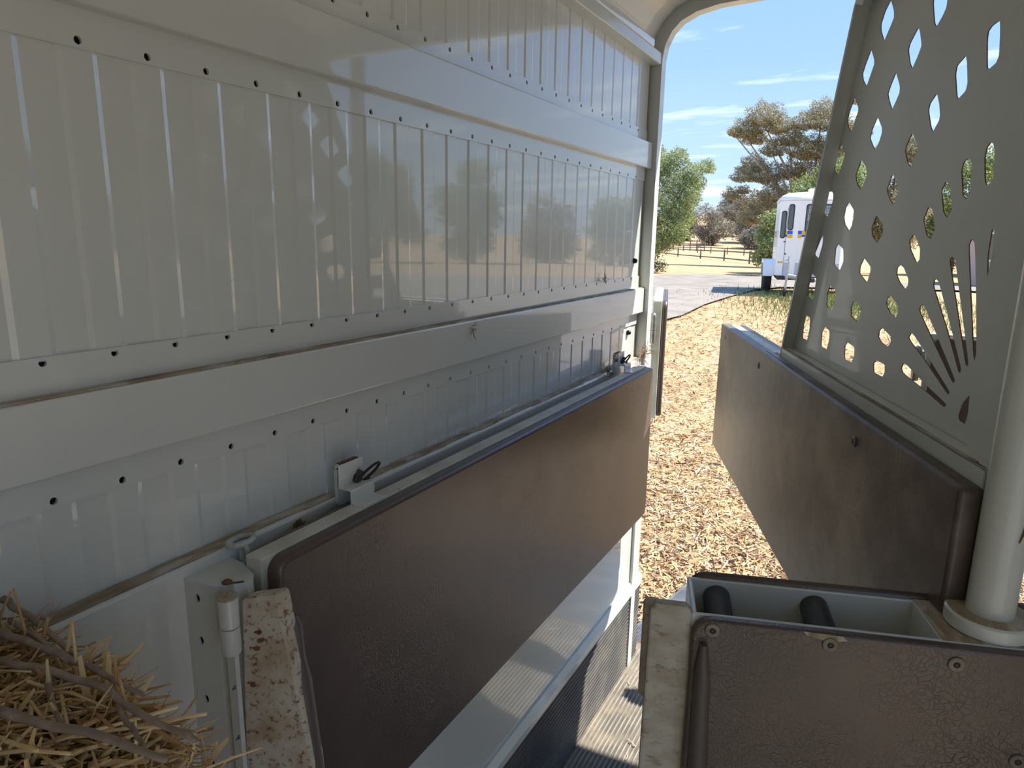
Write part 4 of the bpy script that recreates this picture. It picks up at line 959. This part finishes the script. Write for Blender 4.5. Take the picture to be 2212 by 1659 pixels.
for sx_ in (-1, 1):
    for wy in (1.05, 1.85):
        m_ = Matrix.Translation((sx_*.98, wy, .33)) @ Matrix.Rotation(PI/2, 4, 'Y')
        w = MB().lathe([(.20, -.09), (.30, -.10), (.335, -.06), (.335, .06), (.30, .10), (.20, .09)], n=28, m=m_).build('wheel', TYRE, hs, smooth=True)
        MB().lathe([(.19, -.085), (.19, .092), (.08, .095)], n=20, m=m_).build('hub', HW, w, smooth=True)
    MB().prism([(0.62, .42), (.68, .72), (.90, .84), (2.0, .84), (2.22, .72), (2.28, .42), (2.2, .42), (2.12, .66), (1.95, .74), (.95, .74), (.78, .66), (.70, .42)], sx_*.84, sx_*1.12, 'x').build('mudguard', HW, hs)
    MB().tube([(sx_*.6, .2, .44), (-.10, -1.25, .44)], .045, 8).build('drawbar_arm', GALV, hs)
MB().box((-.78, .1, .36), (.78, 2.25, .46)).build('chassis', IRON, hs)
jk = MB().tube([(-.62, -.72, .16), (-.60, -.70, .75)], .028, 10).tube([(-.60, -.70, .75), (-.60, -.70, .98)], .016, 8).tube([(-.60, -.70, .90), (-.72, -.74, .86), (-.72, -.74, .76)], .012, 6)
jk.tube([(-.60, -.70, .52), (-.25, -.55, .47)], .03, 6).build('jockey_stand', GALV, hs, smooth=True)
MB().lathe([(.05, -.03), (.10, -.035), (.11, 0), (.10, .035), (.05, .03)], n=20, m=Matrix.Translation((-.63, -.72, .11)) @ Matrix.Rotation(PI/2, 4, 'Y')).build('jockey_wheel', TYRE, hs, smooth=True)
MB().box((-.16, -1.42, .40), (-.04, -1.22, .50)).build('coupling', IRON, hs, bevel=.02)

# ---- house end and grass
hx, hy = pol(6.0, 27); ho = empty('house', (hx, hy, zg(hx, hy)), math.radians(-8), label='low pale pink house with grey roof seen through the long grille slots', category='house')
PINK = mat('pink_render', (0.55, 0.40, 0.34, 1), rough=0.9); ROOFM = mat('roof_sheet', (0.22, 0.21, 0.20, 1), rough=0.7)
MB().box((-0.9, 0, -.2), (3.6, 4, 1.9)).build('wall', PINK, ho); MB().prism([(-1.2, 1.85), (1.35, 2.7), (3.9, 1.85)], -.3, 4.3, 'y').build('roof', ROOFM, ho)
for xx in (-.3, 1.6): 
    w = MB().box((xx, -.03, .9), (xx+.8, .02, 1.7)).build('window', GLASS, ho); MB().box((xx-.06, -.02, .84), (xx+.86, .015, 1.76)).build('window_frame', HW, w)
b = MB()
for i in range(7000):
    x, y = pol(rnd.gauss(-3, 3.6), rnd.gauss(17.6, 1.6)); L = rnd.uniform(.05, .16)
    blade(b, (x, y, zg(x, y)), (rnd.gauss(0, .4), rnd.gauss(0, .4), 1), L, .006, mi=rnd.choice((0, 0, 1)))
b.build('grass', [leafmats('grass', [(0.20, 0.27, 0.07), (0.34, 0.34, 0.12), (0.1, 0.15, 0.05)])[0], LEAFM['grass'][1]], None, label='green grass growing around the parked horsebox', category='grass', kind='stuff')
b = MB()
for i in range(160):
    x, y = rnd.uniform(.04, 1.6), rnd.uniform(.6, 2.4); a = rnd.uniform(0, 2*PI); blade(b, (x, y, .003), (math.cos(a), math.sin(a), .03), rnd.uniform(.01, .05), rnd.uniform(.0008, .002))
b.build('floor_straw', STRAW2, None, label='loose straw bits scattered on the ribbed rubber floor', category='straw', kind='stuff')
